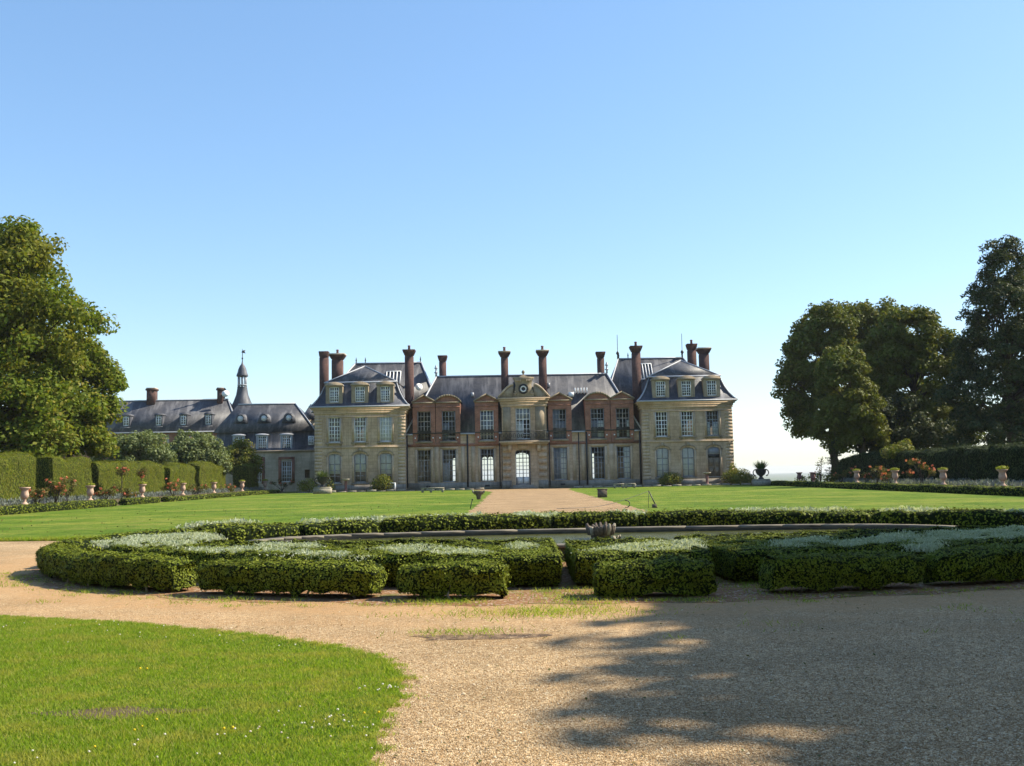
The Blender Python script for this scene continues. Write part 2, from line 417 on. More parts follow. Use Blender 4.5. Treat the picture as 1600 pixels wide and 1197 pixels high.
# ------------------------------------------------------------------ mesh builder
class MB:
    """Collects triangles and quads (with a material index) and links them as one mesh object."""
    def __init__(s):
        s.v, s.f, s.n = [], [], 0            # f: (array (m,k), material index)
    def add(s, v, f, mi=0):
        v = np.asarray(v, dtype=np.float64).reshape(-1, 3)
        if isinstance(f, np.ndarray):
            s.f.append((f + s.n, mi))
        else:
            by = {}
            for q in f:
                by.setdefault(len(q), []).append(q)
            for k, qs in by.items():
                s.f.append((np.array(qs, dtype=np.int64) + s.n, mi))
        s.v.append(v)
        s.n += len(v)
        return s
    def box(s, x0, x1, y0, y1, z0, z1, mi=0):
        v = [(x0, y0, z0), (x1, y0, z0), (x1, y1, z0), (x0, y1, z0), (x0, y0, z1), (x1, y0, z1), (x1, y1, z1), (x0, y1, z1)]
        return s.add(v, [(0, 3, 2, 1), (4, 5, 6, 7), (0, 1, 5, 4), (1, 2, 6, 5), (2, 3, 7, 6), (3, 0, 4, 7)], mi)
    def extrude(s, pts, y0, y1, mi=0):
        """polygon in x,z (counter-clockwise seen from the front, -y) pushed from y0 back to y1"""
        k = len(pts)
        v = [(x, y0, z) for x, z in pts] + [(x, y1, z) for x, z in pts]
        f = [tuple(range(k)), tuple(range(2 * k - 1, k - 1, -1))]
        f += [(j, j + k, (j + 1) % k + k, (j + 1) % k) for j in range(k)]
        return s.add(v, f, mi)
    def lathe(s, prof, seg=20, c=(0, 0, 0), mi=0, sy=1.0):
        a = np.linspace(0, 2 * math.pi, seg, endpoint=False)
        v, f = [], []
        for r, z in prof:
            for t in a:
                v.append((c[0] + r * math.cos(t), c[1] + sy * r * math.sin(t), c[2] + z))
        for i in range(len(prof) - 1):
            for j in range(seg):
                f.append((i * seg + j, i * seg + (j + 1) % seg, (i + 1) * seg + (j + 1) % seg, (i + 1) * seg + j))
        f.append(tuple(range(seg - 1, -1, -1)))
        f.append(tuple((len(prof) - 1) * seg + j for j in range(seg)))
        return s.add(v, f, mi)
    def tube(s, pts, rad, seg=6, mi=0):
        pts = [Vector(p) for p in pts]
        if not hasattr(rad, '__len__'):
            rad = [rad] * len(pts)
        v, f = [], []
        for i, p in enumerate(pts):
            d = (pts[min(i + 1, len(pts) - 1)] - pts[max(i - 1, 0)]).normalized()
            a = d.cross(Vector((0.13, 0.31, 0.94)) if abs(d.z) < 0.9 else Vector((1, 0.1, 0))).normalized()
            b = d.cross(a)
            for j in range(seg):
                t = 2 * math.pi * j / seg
                v.append(p + (a * math.cos(t) + b * math.sin(t)) * rad[i])
        for i in range(len(pts) - 1):
            for j in range(seg):
                f.append((i * seg + j, i * seg + (j + 1) % seg, (i + 1) * seg + (j + 1) % seg, (i + 1) * seg + j))
        f.append(tuple(range(seg - 1, -1, -1)))
        f.append(tuple((len(pts) - 1) * seg + j for j in range(seg)))
        return s.add([tuple(q) for q in v], f, mi)
    def mesh(s, name, mats, smooth=False):
        me = bpy.data.meshes.new(name)
        co = np.concatenate(s.v) if s.v else np.zeros((0, 3))
        me.vertices.add(len(co))
        me.vertices.foreach_set("co", co.astype(np.float32).ravel())
        loops = np.concatenate([a.ravel() for a, _ in s.f])
        tot = np.concatenate([np.full(len(a), a.shape[1]) for a, _ in s.f])
        mi = np.concatenate([np.full(len(a), i) for a, i in s.f])
        me.loops.add(len(loops))
        me.loops.foreach_set("vertex_index", loops.astype(np.int32))
        me.polygons.add(len(tot))
        me.polygons.foreach_set("loop_start", (np.cumsum(tot) - tot).astype(np.int32))
        me.polygons.foreach_set("material_index", mi.astype(np.int32))
        if smooth:
            me.polygons.foreach_set("use_smooth", np.ones(len(tot), dtype=bool))
        me.update(calc_edges=True)
        for m in (mats if isinstance(mats, (list, tuple)) else [mats]):
            me.materials.append(m)
        return me
    def build(s, name, mats, parent=None, smooth=False, loc=None):
        """vertices are in world metres unless loc is given (then they are relative to loc, itself in world metres)"""
        o = bpy.data.objects.new(name, s.mesh(name, mats, smooth))
        COL.objects.link(o)
        return place(o, parent, loc)

def world_loc(o):
    v = Vector(o.location)
    while o.parent:
        o = o.parent
        v += Vector(o.location)
    return v

def place(o, parent=None, loc=None):
    base = Vector(loc) if loc is not None else Vector((0, 0, 0))
    if parent is not None:
        o.parent = parent
        base = base - world_loc(parent)
    o.location = base
    return o

def tag(o, label=None, cat=None, group=None, kind=None):
    for k, v in (('label', label), ('category', cat), ('group', group), ('kind', kind)):
        if v:
            o[k] = v
    return o

def empty(name, loc, label, cat, group=None):
    o = bpy.data.objects.new(name, None)
    o.empty_display_size = 0.3
    COL.objects.link(o)
    o.location = loc
    return tag(o, label, cat, group)

def share(name, me, parent=None, loc=None, rotz=0):
    o = bpy.data.objects.new(name, me)
    COL.objects.link(o)
    place(o, parent, loc)
    o.rotation_euler.z = rotz
    return o

def unit(v):
    return v / np.maximum(np.linalg.norm(v, axis=1, keepdims=True), 1e-9)

def leaf_quads(p, nrm, size, aspect=0.55, up=0.0, size_var=0.35, g=rng):
    """one rhombic leaf at every point, lying across its normal; up > 0 turns its long axis upright"""
    k = len(p)
    nrm = unit(nrm + 1e-4)
    t = g.normal(size=(k, 3))
    t[:, 2] += up * 3
    t = unit(t - (t * nrm).sum(1, keepdims=True) * nrm)
    b = np.cross(nrm, t)
    s = size * (1 + size_var * g.uniform(-1, 1, size=(k, 1)))
    L, W = t * s * 0.5, b * s * 0.5 * aspect
    fold = nrm * s * 0.10
    v = np.stack([p - L, p + W + fold, p + L, p - W + fold], 1).reshape(-1, 3)
    return v, np.arange(4 * k).reshape(k, 4)

def sample_quads(v, f, count, g=rng):
    """points and normals spread over quads by area"""
    a, b, c, d = (v[f[:, i]] for i in range(4))
    n1 = np.cross(c - a, d - b)
    area = np.linalg.norm(n1, axis=1) * 0.5
    i = g.choice(len(f), count, p=area / area.sum())
    u, w = g.uniform(size=(count, 1)), g.uniform(size=(count, 1))
    p = a[i] * (1 - u) * (1 - w) + b[i] * u * (1 - w) + c[i] * u * w + d[i] * (1 - u) * w
    return p, unit(n1)[i], area.sum()

# ------------------------------------------------------------------ the ground
PX, PY, PROT = 2.0, 20.8, R(3.0)       # centre and turn of the oval parterre
def oval(deg, a, b):
    x, y = a * math.cos(R(deg)), b * math.sin(R(deg))
    return PX + x * math.cos(PROT) - y * math.sin(PROT), PY + x * math.sin(PROT) + y * math.cos(PROT)

def sheet(name, pts, z, mat):
    mb = MB()
    mb.add([(x, y, z) for x, y in pts], [tuple(range(len(pts)))])
    return tag(mb.build(name, mat), kind='structure')

def dense(poly, step, jit, g):
    out = []
    for k in range(len(poly)):
        a, b = np.array(poly[k]), np.array(poly[(k + 1) % len(poly)])
        m = max(1, int(np.linalg.norm(b - a) / step))
        for j in range(m):
            out.append(tuple(a + (b - a) * j / m + g.normal(0, jit, 2)))
    return out

def terrain():
    xs = np.unique(np.concatenate([np.linspace(-6000, -200, 14), np.linspace(-200, 200, 41), np.linspace(200, 6000, 14)]))
    ys = np.unique(np.concatenate([np.linspace(-400, 100, 12), np.linspace(100, 300, 41), np.linspace(300, 12000, 24)]))
    X, Y = np.meshgrid(xs, ys)
    t = np.clip((Y - 130) / 110, 0, 1)
    Z = -0.05 - 45 * t * t * (3 - 2 * t)
    v = np.stack([X, Y, Z], -1).reshape(-1, 3)
    nx = len(xs)
    i = np.arange((len(ys) - 1) * nx).reshape(-1, nx)[:, :-1].ravel()
    f = np.stack([i, i + 1, i + nx + 1, i + nx], 1)
    mb = MB(); mb.add(v, f)
    return tag(mb.build("terrain", M['field'], smooth=True), kind='structure')
terrain()
sheet("gravel_drive", [(-60, -15), (70, -15), (70, 36), (-60, 36)], 0.0, M['gravel'])

lawn_edge = [(-60, 28.6), (-14.5, 28.9), (-13.0, 28.6), (-11.5, 27.6)]
far_side = [oval(d, 11.7, 8.75) for d in range(150, 24, -6)]
lawn_pts = lawn_edge + [p for p in far_side if p[1] > 24] + [(13.2, 25.0), (16, 28.2), (70, 28.6), (70, 128.5), (-75, 128.5)]
sheet("lawn", lawn_pts, 0.004, M['lawn'])
sheet("garden_path", dense([(-1.9, 28.5), (5.5, 28.5), (5.3, 66), (5.35, 95), (5.5, 104), (6.2, 109.6), (-4.5, 109.6), (-3.2, 104), (-2.0, 95), (-1.95, 66)], 0.6, 0.10, rng), 0.008, M['path'])
sheet("parterre_soil", [oval(d, 11.15 + w_, 8.1 + w_) for d, w_ in ((k * 1.5, 0.16 * math.sin(k * 0.9) * math.sin(k * 0.37 + 1) + random.uniform(-0.07, 0.07)) for k in range(240))], 0.0035, M['soil'])
sheet("terrace", [(-27, 109.6), (30, 109.6), (30, 112.3), (-27, 112.3)], 0.012, M['path'])

front_lawn = [(-9.5, 13.05), (-6.19, 12.47), (-4.37, 11.72), (-2.82, 10.75), (-1.75, 9.92), (-1.16, 9.09), (-0.90, 8.31), (-0.85, 7.61),
              (-0.92, 7.02), (-0.87, 6.51), (-0.83, 5.85), (-0.80, 4.6), (-0.8, 2.0), (-14, 2.0), (-14, 13.4)]
front_poly = dense(front_lawn, 0.25, 0.018, rng)
sheet("front_lawn", front_poly, 0.004, M['lawn'])
sheet("bare_patch", [(-2.8 + 0.55 * math.cos(t) * (1 + 0.3 * math.sin(3 * t)), 7.25 + 0.16 * math.sin(t) * (1 + 0.3 * math.cos(4 * t))) for t in np.linspace(0, 6.28, 36, endpoint=False)], 0.008, M['bed_soil'])

def inside(px, py, poly):
    r = np.zeros(len(px), bool)
    k = len(poly)
    for i in range(k):
        x0, y0 = poly[i]; x1, y1 = poly[(i + 1) % k]
        c = ((y0 > py) != (y1 > py)) & (px < (x1 - x0) * (py - y0) / (y1 - y0 + 1e-12) + x0)
        r ^= c
    return r

def fast_noise(x, y, s, seed):
    g = np.random.default_rng(seed)
    t = np.zeros(len(x))
    for k in range(7):
        a = g.uniform(0, 6.28); q = s * g.uniform(0.5, 2.2)
        t += np.sin((x * math.cos(a) + y * math.sin(a)) * q + g.uniform(0, 6.28))
    return t / 7

def blades(name, x, y, z, h, w, mat, g, lean=0.5):
    k = len(x)
    a = g.uniform(0, 6.28, k)
    hh = h * g.uniform(0.55, 1.25, k)
    dx, dy = np.cos(a) * w * 0.5, np.sin(a) * w * 0.5
    lx, ly = g.normal(0, lean, k) * hh, g.normal(0, lean, k) * hh
    zz = np.full(k, z)
    v = np.stack([np.stack([x - dx, y - dy, zz], 1), np.stack([x + dx, y + dy, zz], 1), np.stack([x + lx, y + ly, zz + hh], 1)], 1).reshape(-1, 3)
    mb = MB()
    mb.add(v, np.arange(3 * k).reshape(k, 3))
    return tag(mb.build(name, mat), kind='stuff')

# mown turf of the front lawn, blade by blade
gx, gy = rng.uniform(-7.6, -0.7, 420000), 4.9 + 8.2 * rng.uniform(0, 1, 420000) ** 1.15
ok = inside(gx, gy, front_poly) & (gx > -0.52 * gy - 0.3)
gx, gy = gx[ok], gy[ok]
hn = fast_noise(gx, gy, 2.2, 3)
worn = np.exp(-(((gx + 2.8) / 0.6) ** 2 + ((gy - 7.25) / 0.2) ** 2))
keep = rng.uniform(size=len(gx)) > 0.85 * worn + 0.15 * (hn < -0.25)
gx, gy, hn = gx[keep], gy[keep], hn[keep]
o = blades("lawn_grass", gx, gy, 0.011, 0.025 * (1 + 0.6 * hn), 0.0075, M['grass_blade'], rng)
o['label'] = 'short mown grass on the front lawn'
# ragged tufts along the far lawn edge and thin weeds on the parterre soil
ex = rng.uniform(-16, -11.3, 5000); ey = 28.55 + np.abs(rng.normal(0, 0.35, 5000)) + np.clip(-(ex + 14.5) * 0.05, -0.1, 0.3)
blades("lawn_edge_grass", ex, ey, 0.007, 0.10, 0.02, M['grass_blade'], rng)
wx, wy = [], []
for cx, cy_, sx, sy, k in ((0.35, 11.95, 0.6, 0.26, 1500), (-0.55, 10.55, 0.3, 0.12, 260), (0.75, 13.6, 0.35, 0.5, 900), (3.3, 14.6, 0.35, 0.9, 900), (-0.95, 13.2, 0.3, 0.2, 400)):
    wx.append(rng.normal(cx, sx, k)); wy.append(rng.normal(cy_, sy, k))
for _ in range(130):
    q = rng.uniform(1.0, 1.075) if rng.uniform() < 0.75 else rng.uniform(1.05, 1.4)
    cx, cy_ = oval(rng.uniform(190, 305), 10.9 * q, 7.85 * q)
    k = int(rng.uniform(6, 45)); sg = rng.uniform(0.03, 0.16)
    wx.append(rng.normal(cx, sg * 1.5, k)); wy.append(rng.normal(cy_, sg, k))
blades("weeds_grass", np.concatenate(wx), np.concatenate(wy), 0.012, 0.045, 0.010, M['grass_blade'], rng, 0.8)

def blossoms(name, xs, ys, z, r, mat):
    mb = MB()
    for x, y in zip(xs, ys):
        q = r * rng.uniform(0.7, 1.3)
        mb.lathe([(q * 0.5, -q * 0.6), (q, 0), (q * 0.6, q * 0.7)], 6, (x, y, z + rng.uniform(0, 0.015)))
    return tag(mb.build(name, mat), kind='stuff')
cxs, cys = [], []
for cx, cy_, s, k in ((-1.25, 6.75, 0.35, 34), (-1.0, 7.8, 0.12, 14), (-3.8, 10.9, 0.8, 16), (-3.9, 5.75, 0.25, 9), (-2.4, 10.1, 0.5, 10), (-1.9, 6.1, 0.5, 14), (-5.2, 11.6, 0.5, 8)):
    cxs += list(rng.normal(cx, s, k)); cys += list(rng.normal(cy_, s * 0.5, k))
m_ = inside(np.array(cxs), np.array(cys), front_poly)
blossoms("clover_blossom", np.array(cxs)[m_], np.array(cys)[m_], 0.030, 0.0075, M['clover'])
ys_ = [(-3.10, 8.75), (-3.14, 8.70), (-2.42, 6.62), (-2.40, 6.70), (-2.36, 6.85), (-2.5, 6.2), (-1.85, 6.6), (-1.80, 6.62), (-5.0, 8.3), (-1.02, 6.95), (-1.5, 5.7), (-0.93, 7.0), (-3.9, 7.6), (-2.0, 9.0)]
blossoms("dandelion_blossom", [p[0] for p in ys_], [p[1] for p in ys_], 0.034, 0.010, M['yellow'])

lx_, ly_ = rng.uniform(-26, -4, 130), rng.uniform(29, 60, 130)
blossoms("fallen_leaves", lx_, ly_, 0.02, 0.024, M['rose_leaf'])

# loose pebbles standing proud of the gravel
def pebbles():
    k = 150000
    y = 4.6 + 9.5 * rng.uniform(size=k) ** 1.6
    x = rng.uniform(-0.54, 0.54, k) * y
    e = np.hypot((x - PX) / 11.2, (y - PY) / 8.25)
    keep = ~inside(x, y, front_poly) & (e > 1.02) & (rng.uniform(size=k) < np.clip((e - 1.08) / 0.16, 0.10, 1))
    x, y = x[keep], y[keep]
    k = len(x)
    s = 0.0026 * np.exp(rng.normal(0, 0.45, k)) + 0.0018
    dirs = np.array([(1, 0, 0), (0, 1, 0), (-1, 0, 0), (0, -1, 0), (0, 0, 0.75)], float)
    a = rng.uniform(0, 6.28, k)
    ca, sa = np.cos(a), np.sin(a)
    v = np.empty((k, 5, 3))
    el = rng.uniform(0.7, 1.5, k)
    for j in range(5):
        dx = dirs[j, 0] * el * rng.uniform(0.8, 1.2, k) ; dy = dirs[j, 1] * rng.uniform(0.8, 1.2, k)
        v[:, j, 0] = x + s * (dx * ca - dy * sa)
        v[:, j, 1] = y + s * (dx * sa + dy * ca)
        v[:, j, 2] = 0.001 + s * (dirs[j, 2] * 1.3 + 0.15)
    f = np.array([(0, 1, 4), (1, 2, 4), (2, 3, 4), (3, 0, 4)])
    F = (f[None] + (np.arange(k) * 5)[:, None, None]).reshape(-1, 3)
    mb = MB(); mb.add(v.reshape(-1, 3), F)
    tag(mb.build("loose_gravel", M['pebble']), kind='stuff')
pebbles()
# dry leaves blown over the drive
k_ = 420
ly_ = 4.8 + 8.5 * rng.uniform(size=k_) ** 1.5
lx_ = rng.uniform(-0.52, 0.52, k_) * ly_
ok = ~inside(lx_, ly_, front_poly)
lx_, ly_ = lx_[ok], ly_[ok]
v_, f_ = leaf_quads(np.stack([lx_, ly_, np.full(len(lx_), 0.010)], 1), np.array([0, 0, 1.0]) + rng.normal(0, 0.25, (len(lx_), 3)), 0.032, 0.6)
mb = MB(); mb.add(v_, f_)
tag(mb.build("fallen_leaves", M['rose_leaf']), kind='stuff')
# grass creeping out over the lawn edge
e_ = np.array(front_poly)[:, :2]
e_ = e_[(e_[:, 1] > 5) & (e_[:, 0] > -8)]
ei = rng.integers(len(e_), size=9000)
blades("edge_grass", e_[ei, 0] + rng.normal(0, 0.055, 9000), e_[ei, 1] + rng.normal(0, 0.05, 9000), 0.005, 0.026, 0.0075, M['grass_blade'], rng, 0.8)
# damp churned patch in the drive
mp_ = [(-0.43 + 0.62 * math.cos(t) * (1 + 0.3 * math.sin(3 * t + 1)), 10.32 + 0.22 * math.sin(t) * (1 + 0.35 * math.cos(2 * t))) for t in np.linspace(0, 6.283, 40, endpoint=False)]
def mud_mat():
    m, n, l, out = new_mat("churned_mud")
    p = coords(n, l)
    t = noise(n, l, p, 7, 6, 0.75)
    col = ramp(n, l, t, [(0.38, (0.055, 0.032, 0.02)), (0.52, (0.20, 0.125, 0.065)), (0.66, (0.34, 0.24, 0.135))])
    principled(n, l, out, col, 0.8, bump(n, l, t, 1.0, 0.08), 0.3)
    return m
M['mud'] = mud_mat()
sheet("mud_patch", mp_, 0.004, M['mud'])

# ------------------------------------------------------------------ the house: helpers
def wall(mb, x0, x1, z0, z1, y, openings, depth=0.35, mi=0, mr=0):
    """front face (towards -y) with openings (cx, z0, w, h, rise): reveals go back by depth; rise arches the head"""
    xs = sorted({x0, x1, *[o[0] - o[2] / 2 for o in openings], *[o[0] + o[2] / 2 for o in openings]})
    zs = sorted({z0, z1, *[o[1] for o in openings], *[o[1] + o[3] for o in openings]})
    xs = [x for x in xs if x0 - 1e-6 <= x <= x1 + 1e-6]
    zs = [z for z in zs if z0 - 1e-6 <= z <= z1 + 1e-6]
    for a, b in zip(xs, xs[1:]):
        for c, d in zip(zs, zs[1:]):
            mx, mz = (a + b) / 2, (c + d) / 2
            if any(abs(mx - o[0]) < o[2] / 2 and o[1] < mz < o[1] + o[3] for o in openings):
                continue
            mb.add([(a, y, c), (b, y, c), (b, y, d), (a, y, d)], [(0, 1, 2, 3)], mi)
    for cx, oz, w, h, rise in openings:
        l_, r_, t_ = cx - w / 2, cx + w / 2, oz + h
        if rise > 0:
            q = [(cx + w / 2 * math.cos(math.pi * (1 - k / 8)), t_ - rise + rise * math.sin(math.pi * k / 8)) for k in range(9)]
        else:
            q = [(l_, t_), (r_, t_)]
        loop = [(l_, oz)] + q + [(r_, oz)]
        for (a, c), (b, d) in zip(loop, loop[1:] + loop[:1]):
            mb.add([(a, y, c), (b, y, d), (b, y + depth, d), (a, y + depth, c)], [(0, 1, 2, 3)], mr)
        if rise > 0:
            for (a, c), (b, d) in zip(q, q[1:]):
                if t_ - min(c, d) > 1e-6:
                    mb.add([(a, y, c), (b, y, d), (b, y, t_), (a, y, t_)], [(0, 1, 2, 3)], mi)
    return mb

_win = {}
def window(parent, cx, z0, w, h, y, mat='white', rows=(2, 4), cols=2, split=0.36, rise=0.0, panels=(), bars=True, foot=0.0):
    """casement pair with a transom; y is the front of the frame. panels: (x0, z0, x1, z1, material) in shares of the opening"""
    key = (round(w, 2), round(h, 2), mat, rows, cols, split, rise, bars, foot)
    if key not in _win:
        fr = MB()
        e = 0.085
        fr.box(-w / 2, -w / 2 + e, 0, 0.07, 0, h)
        fr.box(w / 2 - e, w / 2, 0, 0.07, 0, h)
        fr.box(-w / 2 + e, w / 2 - e, 0, 0.07, 0, e * 1.3)
        fr.box(-w / 2 + e, w / 2 - e, 0, 0.07, h - e, h)
        zt = h * (1 - split)
        fr.box(-0.05, 0.05, -0.005, 0.065, e * 1.3, zt - 0.05)
        fr.box(-0.05, 0.05, -0.005, 0.065, zt + 0.05, h - e)
        fr.box(-w / 2 + e, w / 2 - e, -0.012, 0.06, zt - 0.05, zt + 0.05)
        if foot:
            fr.box(-w / 2 + e, -0.05, 0.01, 0.05, e * 1.3, foot); fr.box(0.05, w / 2 - e, 0.01, 0.05, e * 1.3, foot)
        me_f = fr.mesh("window", M[mat])
        br = MB()
        if bars:
            t = 0.03
            for sx in (-1, 1):
                x_in, x_out = 0.05 * sx, (w / 2 - e) * sx
                for k in range(1, cols):
                    xx = x_in + (x_out - x_in) * k / cols
                    br.box(xx - t, xx + t, 0.02, 0.05, max(foot, e * 1.3), zt - 0.05)
                    br.box(xx - t, xx + t, 0.02, 0.05, zt + 0.05, h - e)
                xa, xb = min(x_in, x_out), max(x_in, x_out)
                for lo, hi, nr in ((zt + 0.05, h - e, rows[0]), (max(foot, e * 1.3), zt - 0.05, rows[1])):
                    for k in range(1, nr):
                        zz = lo + (hi - lo) * k / nr
                        br.box(xa, xb, 0.023, 0.047, zz - t, zz + t)
        me_b = br.mesh("glazing_bars", M[mat]) if bars else None
        gl = MB()
        gl.add([(-w / 2 + 0.03, 0.036, 0.03), (w / 2 - 0.03, 0.036, 0.03), (w / 2 - 0.03, 0.036, h - 0.03), (-w / 2 + 0.03, 0.036, h - 0.03)], [(0, 1, 2, 3)])
        _win[key] = (me_f, me_b, gl.mesh("pane", M['glass']))
    me_f, me_b, me_g = _win[key]
    o = share("window", me_f, parent, (cx, y, z0))
    if me_b:
        share("glazing_bars", me_b, o, (cx, y, z0))
    share("pane", me_g, o, (cx, y, z0))
    for x0, a0, x1, a1, m_ in panels:
        pm = MB()
        pm.box((x0 - 0.5) * (w - 0.16), (x1 - 0.5) * (w - 0.16), 0.055, 0.085, 0.1 + a0 * (h - 0.2), 0.1 + a1 * (h - 0.2))
        pm.build("inner_shutter", M[m_], o, loc=(cx, y, z0))
    return o

def hip_roof(mb, x0, x1, y0, y1, z0, rx0, rx1, ry0, ry1, z1, mi=0):
    """rectangular eaves to a ridge line (or short ridge rectangle)"""
    v = [(x0, y0, z0), (x1, y0, z0), (x1, y1, z0), (x0, y1, z0), (rx0, ry0, z1), (rx1, ry0, z1), (rx1, ry1, z1), (rx0, ry1, z1)]
    f = [(0, 1, 5, 4), (1, 2, 6, 5), (2, 3, 7, 6), (3, 0, 4, 7), (4, 5, 6, 7), (3, 2, 1, 0)]
    if abs(ry0 - ry1) < 1e-6:
        v = v[:6]; f = [(0, 1, 5, 4), (1, 2, 5), (2, 3, 4, 5), (3, 0, 4), (3, 2, 1, 0)]
    elif abs(rx0 - rx1) < 1e-6:
        v = v[:5] + [(rx0, ry1, z1)]; f = [(0, 1, 4), (1, 2, 5, 4), (2, 3, 5), (3, 0, 4, 5), (3, 2, 1, 0)]
    mb.add(v, f, mi)

def edge_strip(name, parent, pts, r=0.07):
    return MB().tube(pts, r, 6).build(name, M['lead'], parent)

# ------------------------------------------------------------------ the house
house = empty("chateau", (1.17, 114, 0), "long stone and red brick chateau with slate roofs facing the lawn", "chateau")
YP, YC, YB = 112.0, 113.5, 123.5       # pavilion front, middle front, back wall
AX = 1.17

def mirror(x):
    return 2 * AX - x

GROUND_C = [(-9.87, 'g'), (-7.10, 'g'), (-2.88, 'g'), (5.20, 'g'), (9.36, 'g'), (12.20, 'g')]
# --- middle range: ground floor wall, upper wall, back wall with its own openings, floors
mb = MB()
gop = [(x, 0.86, 1.5, 3.6, 0.0) for x, _ in GROUND_C]
wall(mb, -11.8, -1.25, 0.8, 4.78, YC, [o for o in gop if o[0] < 0], 0.35)
wall(mb, 3.65, 14.15, 0.8, 4.78, YC, [o for o in gop if o[0] > 0], 0.35)
wall(mb, -11.8, 14.15, 5.08, 6.2, YC + 0.02, [(x, 5.3, 1.7, 0.9, 0.0) for x in (-9.83, -7.10, -2.86, 1.14, 5.18, 9.40, 12.20)], 0.3)
mb.build("wall", M['stone'], house)
mb = MB()
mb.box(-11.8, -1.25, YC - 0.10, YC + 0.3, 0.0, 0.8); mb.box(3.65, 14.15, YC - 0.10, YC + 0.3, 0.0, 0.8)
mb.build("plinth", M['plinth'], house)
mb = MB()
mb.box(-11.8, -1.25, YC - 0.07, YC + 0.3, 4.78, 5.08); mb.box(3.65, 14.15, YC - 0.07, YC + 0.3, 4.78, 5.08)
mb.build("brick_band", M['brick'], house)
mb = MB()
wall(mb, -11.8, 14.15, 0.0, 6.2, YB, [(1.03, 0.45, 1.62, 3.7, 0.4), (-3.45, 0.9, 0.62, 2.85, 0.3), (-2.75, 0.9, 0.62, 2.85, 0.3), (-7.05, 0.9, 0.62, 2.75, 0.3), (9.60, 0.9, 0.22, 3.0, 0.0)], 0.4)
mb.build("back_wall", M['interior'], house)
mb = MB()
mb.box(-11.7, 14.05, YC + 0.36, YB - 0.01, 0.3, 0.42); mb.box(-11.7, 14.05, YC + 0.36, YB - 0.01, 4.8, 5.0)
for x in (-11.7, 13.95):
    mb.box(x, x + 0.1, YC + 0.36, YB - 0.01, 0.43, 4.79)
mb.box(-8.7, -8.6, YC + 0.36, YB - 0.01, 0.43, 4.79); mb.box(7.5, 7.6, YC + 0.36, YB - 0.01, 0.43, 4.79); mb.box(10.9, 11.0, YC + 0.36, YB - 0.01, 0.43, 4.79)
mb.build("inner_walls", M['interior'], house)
# --- main roof
mb = MB()
hip_roof(mb, -11.9, 14.25, YC - 0.25, YB + 0.25, 6.22, -8.77, 11.03, 118.5, 118.5, 13.05)
mr = mb.build("roof", M['slate'], house)
edge_strip("ridge_cap", mr, [(-8.77, 118.5, 13.06), (11.03, 118.5, 13.06)], 0.09)
edge_strip("ridge_cap", mr, [(-11.9, YC - 0.25, 6.25), (-8.77, 118.5, 13.06)], 0.10)
edge_strip("ridge_cap", mr, [(14.25, YC - 0.25, 6.25), (11.03, 118.5, 13.06)], 0.10)
for a, b in ((-11.8, -11.1), (-5.8, -4.2), (-1.55, -1.22), (3.72, 3.88), (6.5, 8.0), (13.45, 14.15)):
    MB().box(a, b, YC - 0.28, YC + 0.02, 6.08, 6.24).build("gutter", M['lead'], house)
# roof vents and lights
for x, z in ((-4.55, 10.6), (-7.5, 10.0), (4.2, 11.6)):
    y = YC - 0.25 + (z - 6.22) / 6.83 * 5.25
    MB().box(x - 0.16, x + 0.16, y - 0.35, y + 0.3, z - 0.1, z + 0.35).build("roof_vent", M['lead'], house)
mb = MB()
for k in range(5):
    mb.box(7.1 + k * 0.34, 7.2 + k * 0.34, 116.05, 116.75, 10.6, 11.25)
mb.box(6.4, 7.0, 115.75, 116.6, 10.25, 10.75)
mb.build("roof_light", M['white'], house)
MB().box(12.0, 12.6, 116.0, 116.7, 9.95, 10.35).build("skylight", M['lead'], house)

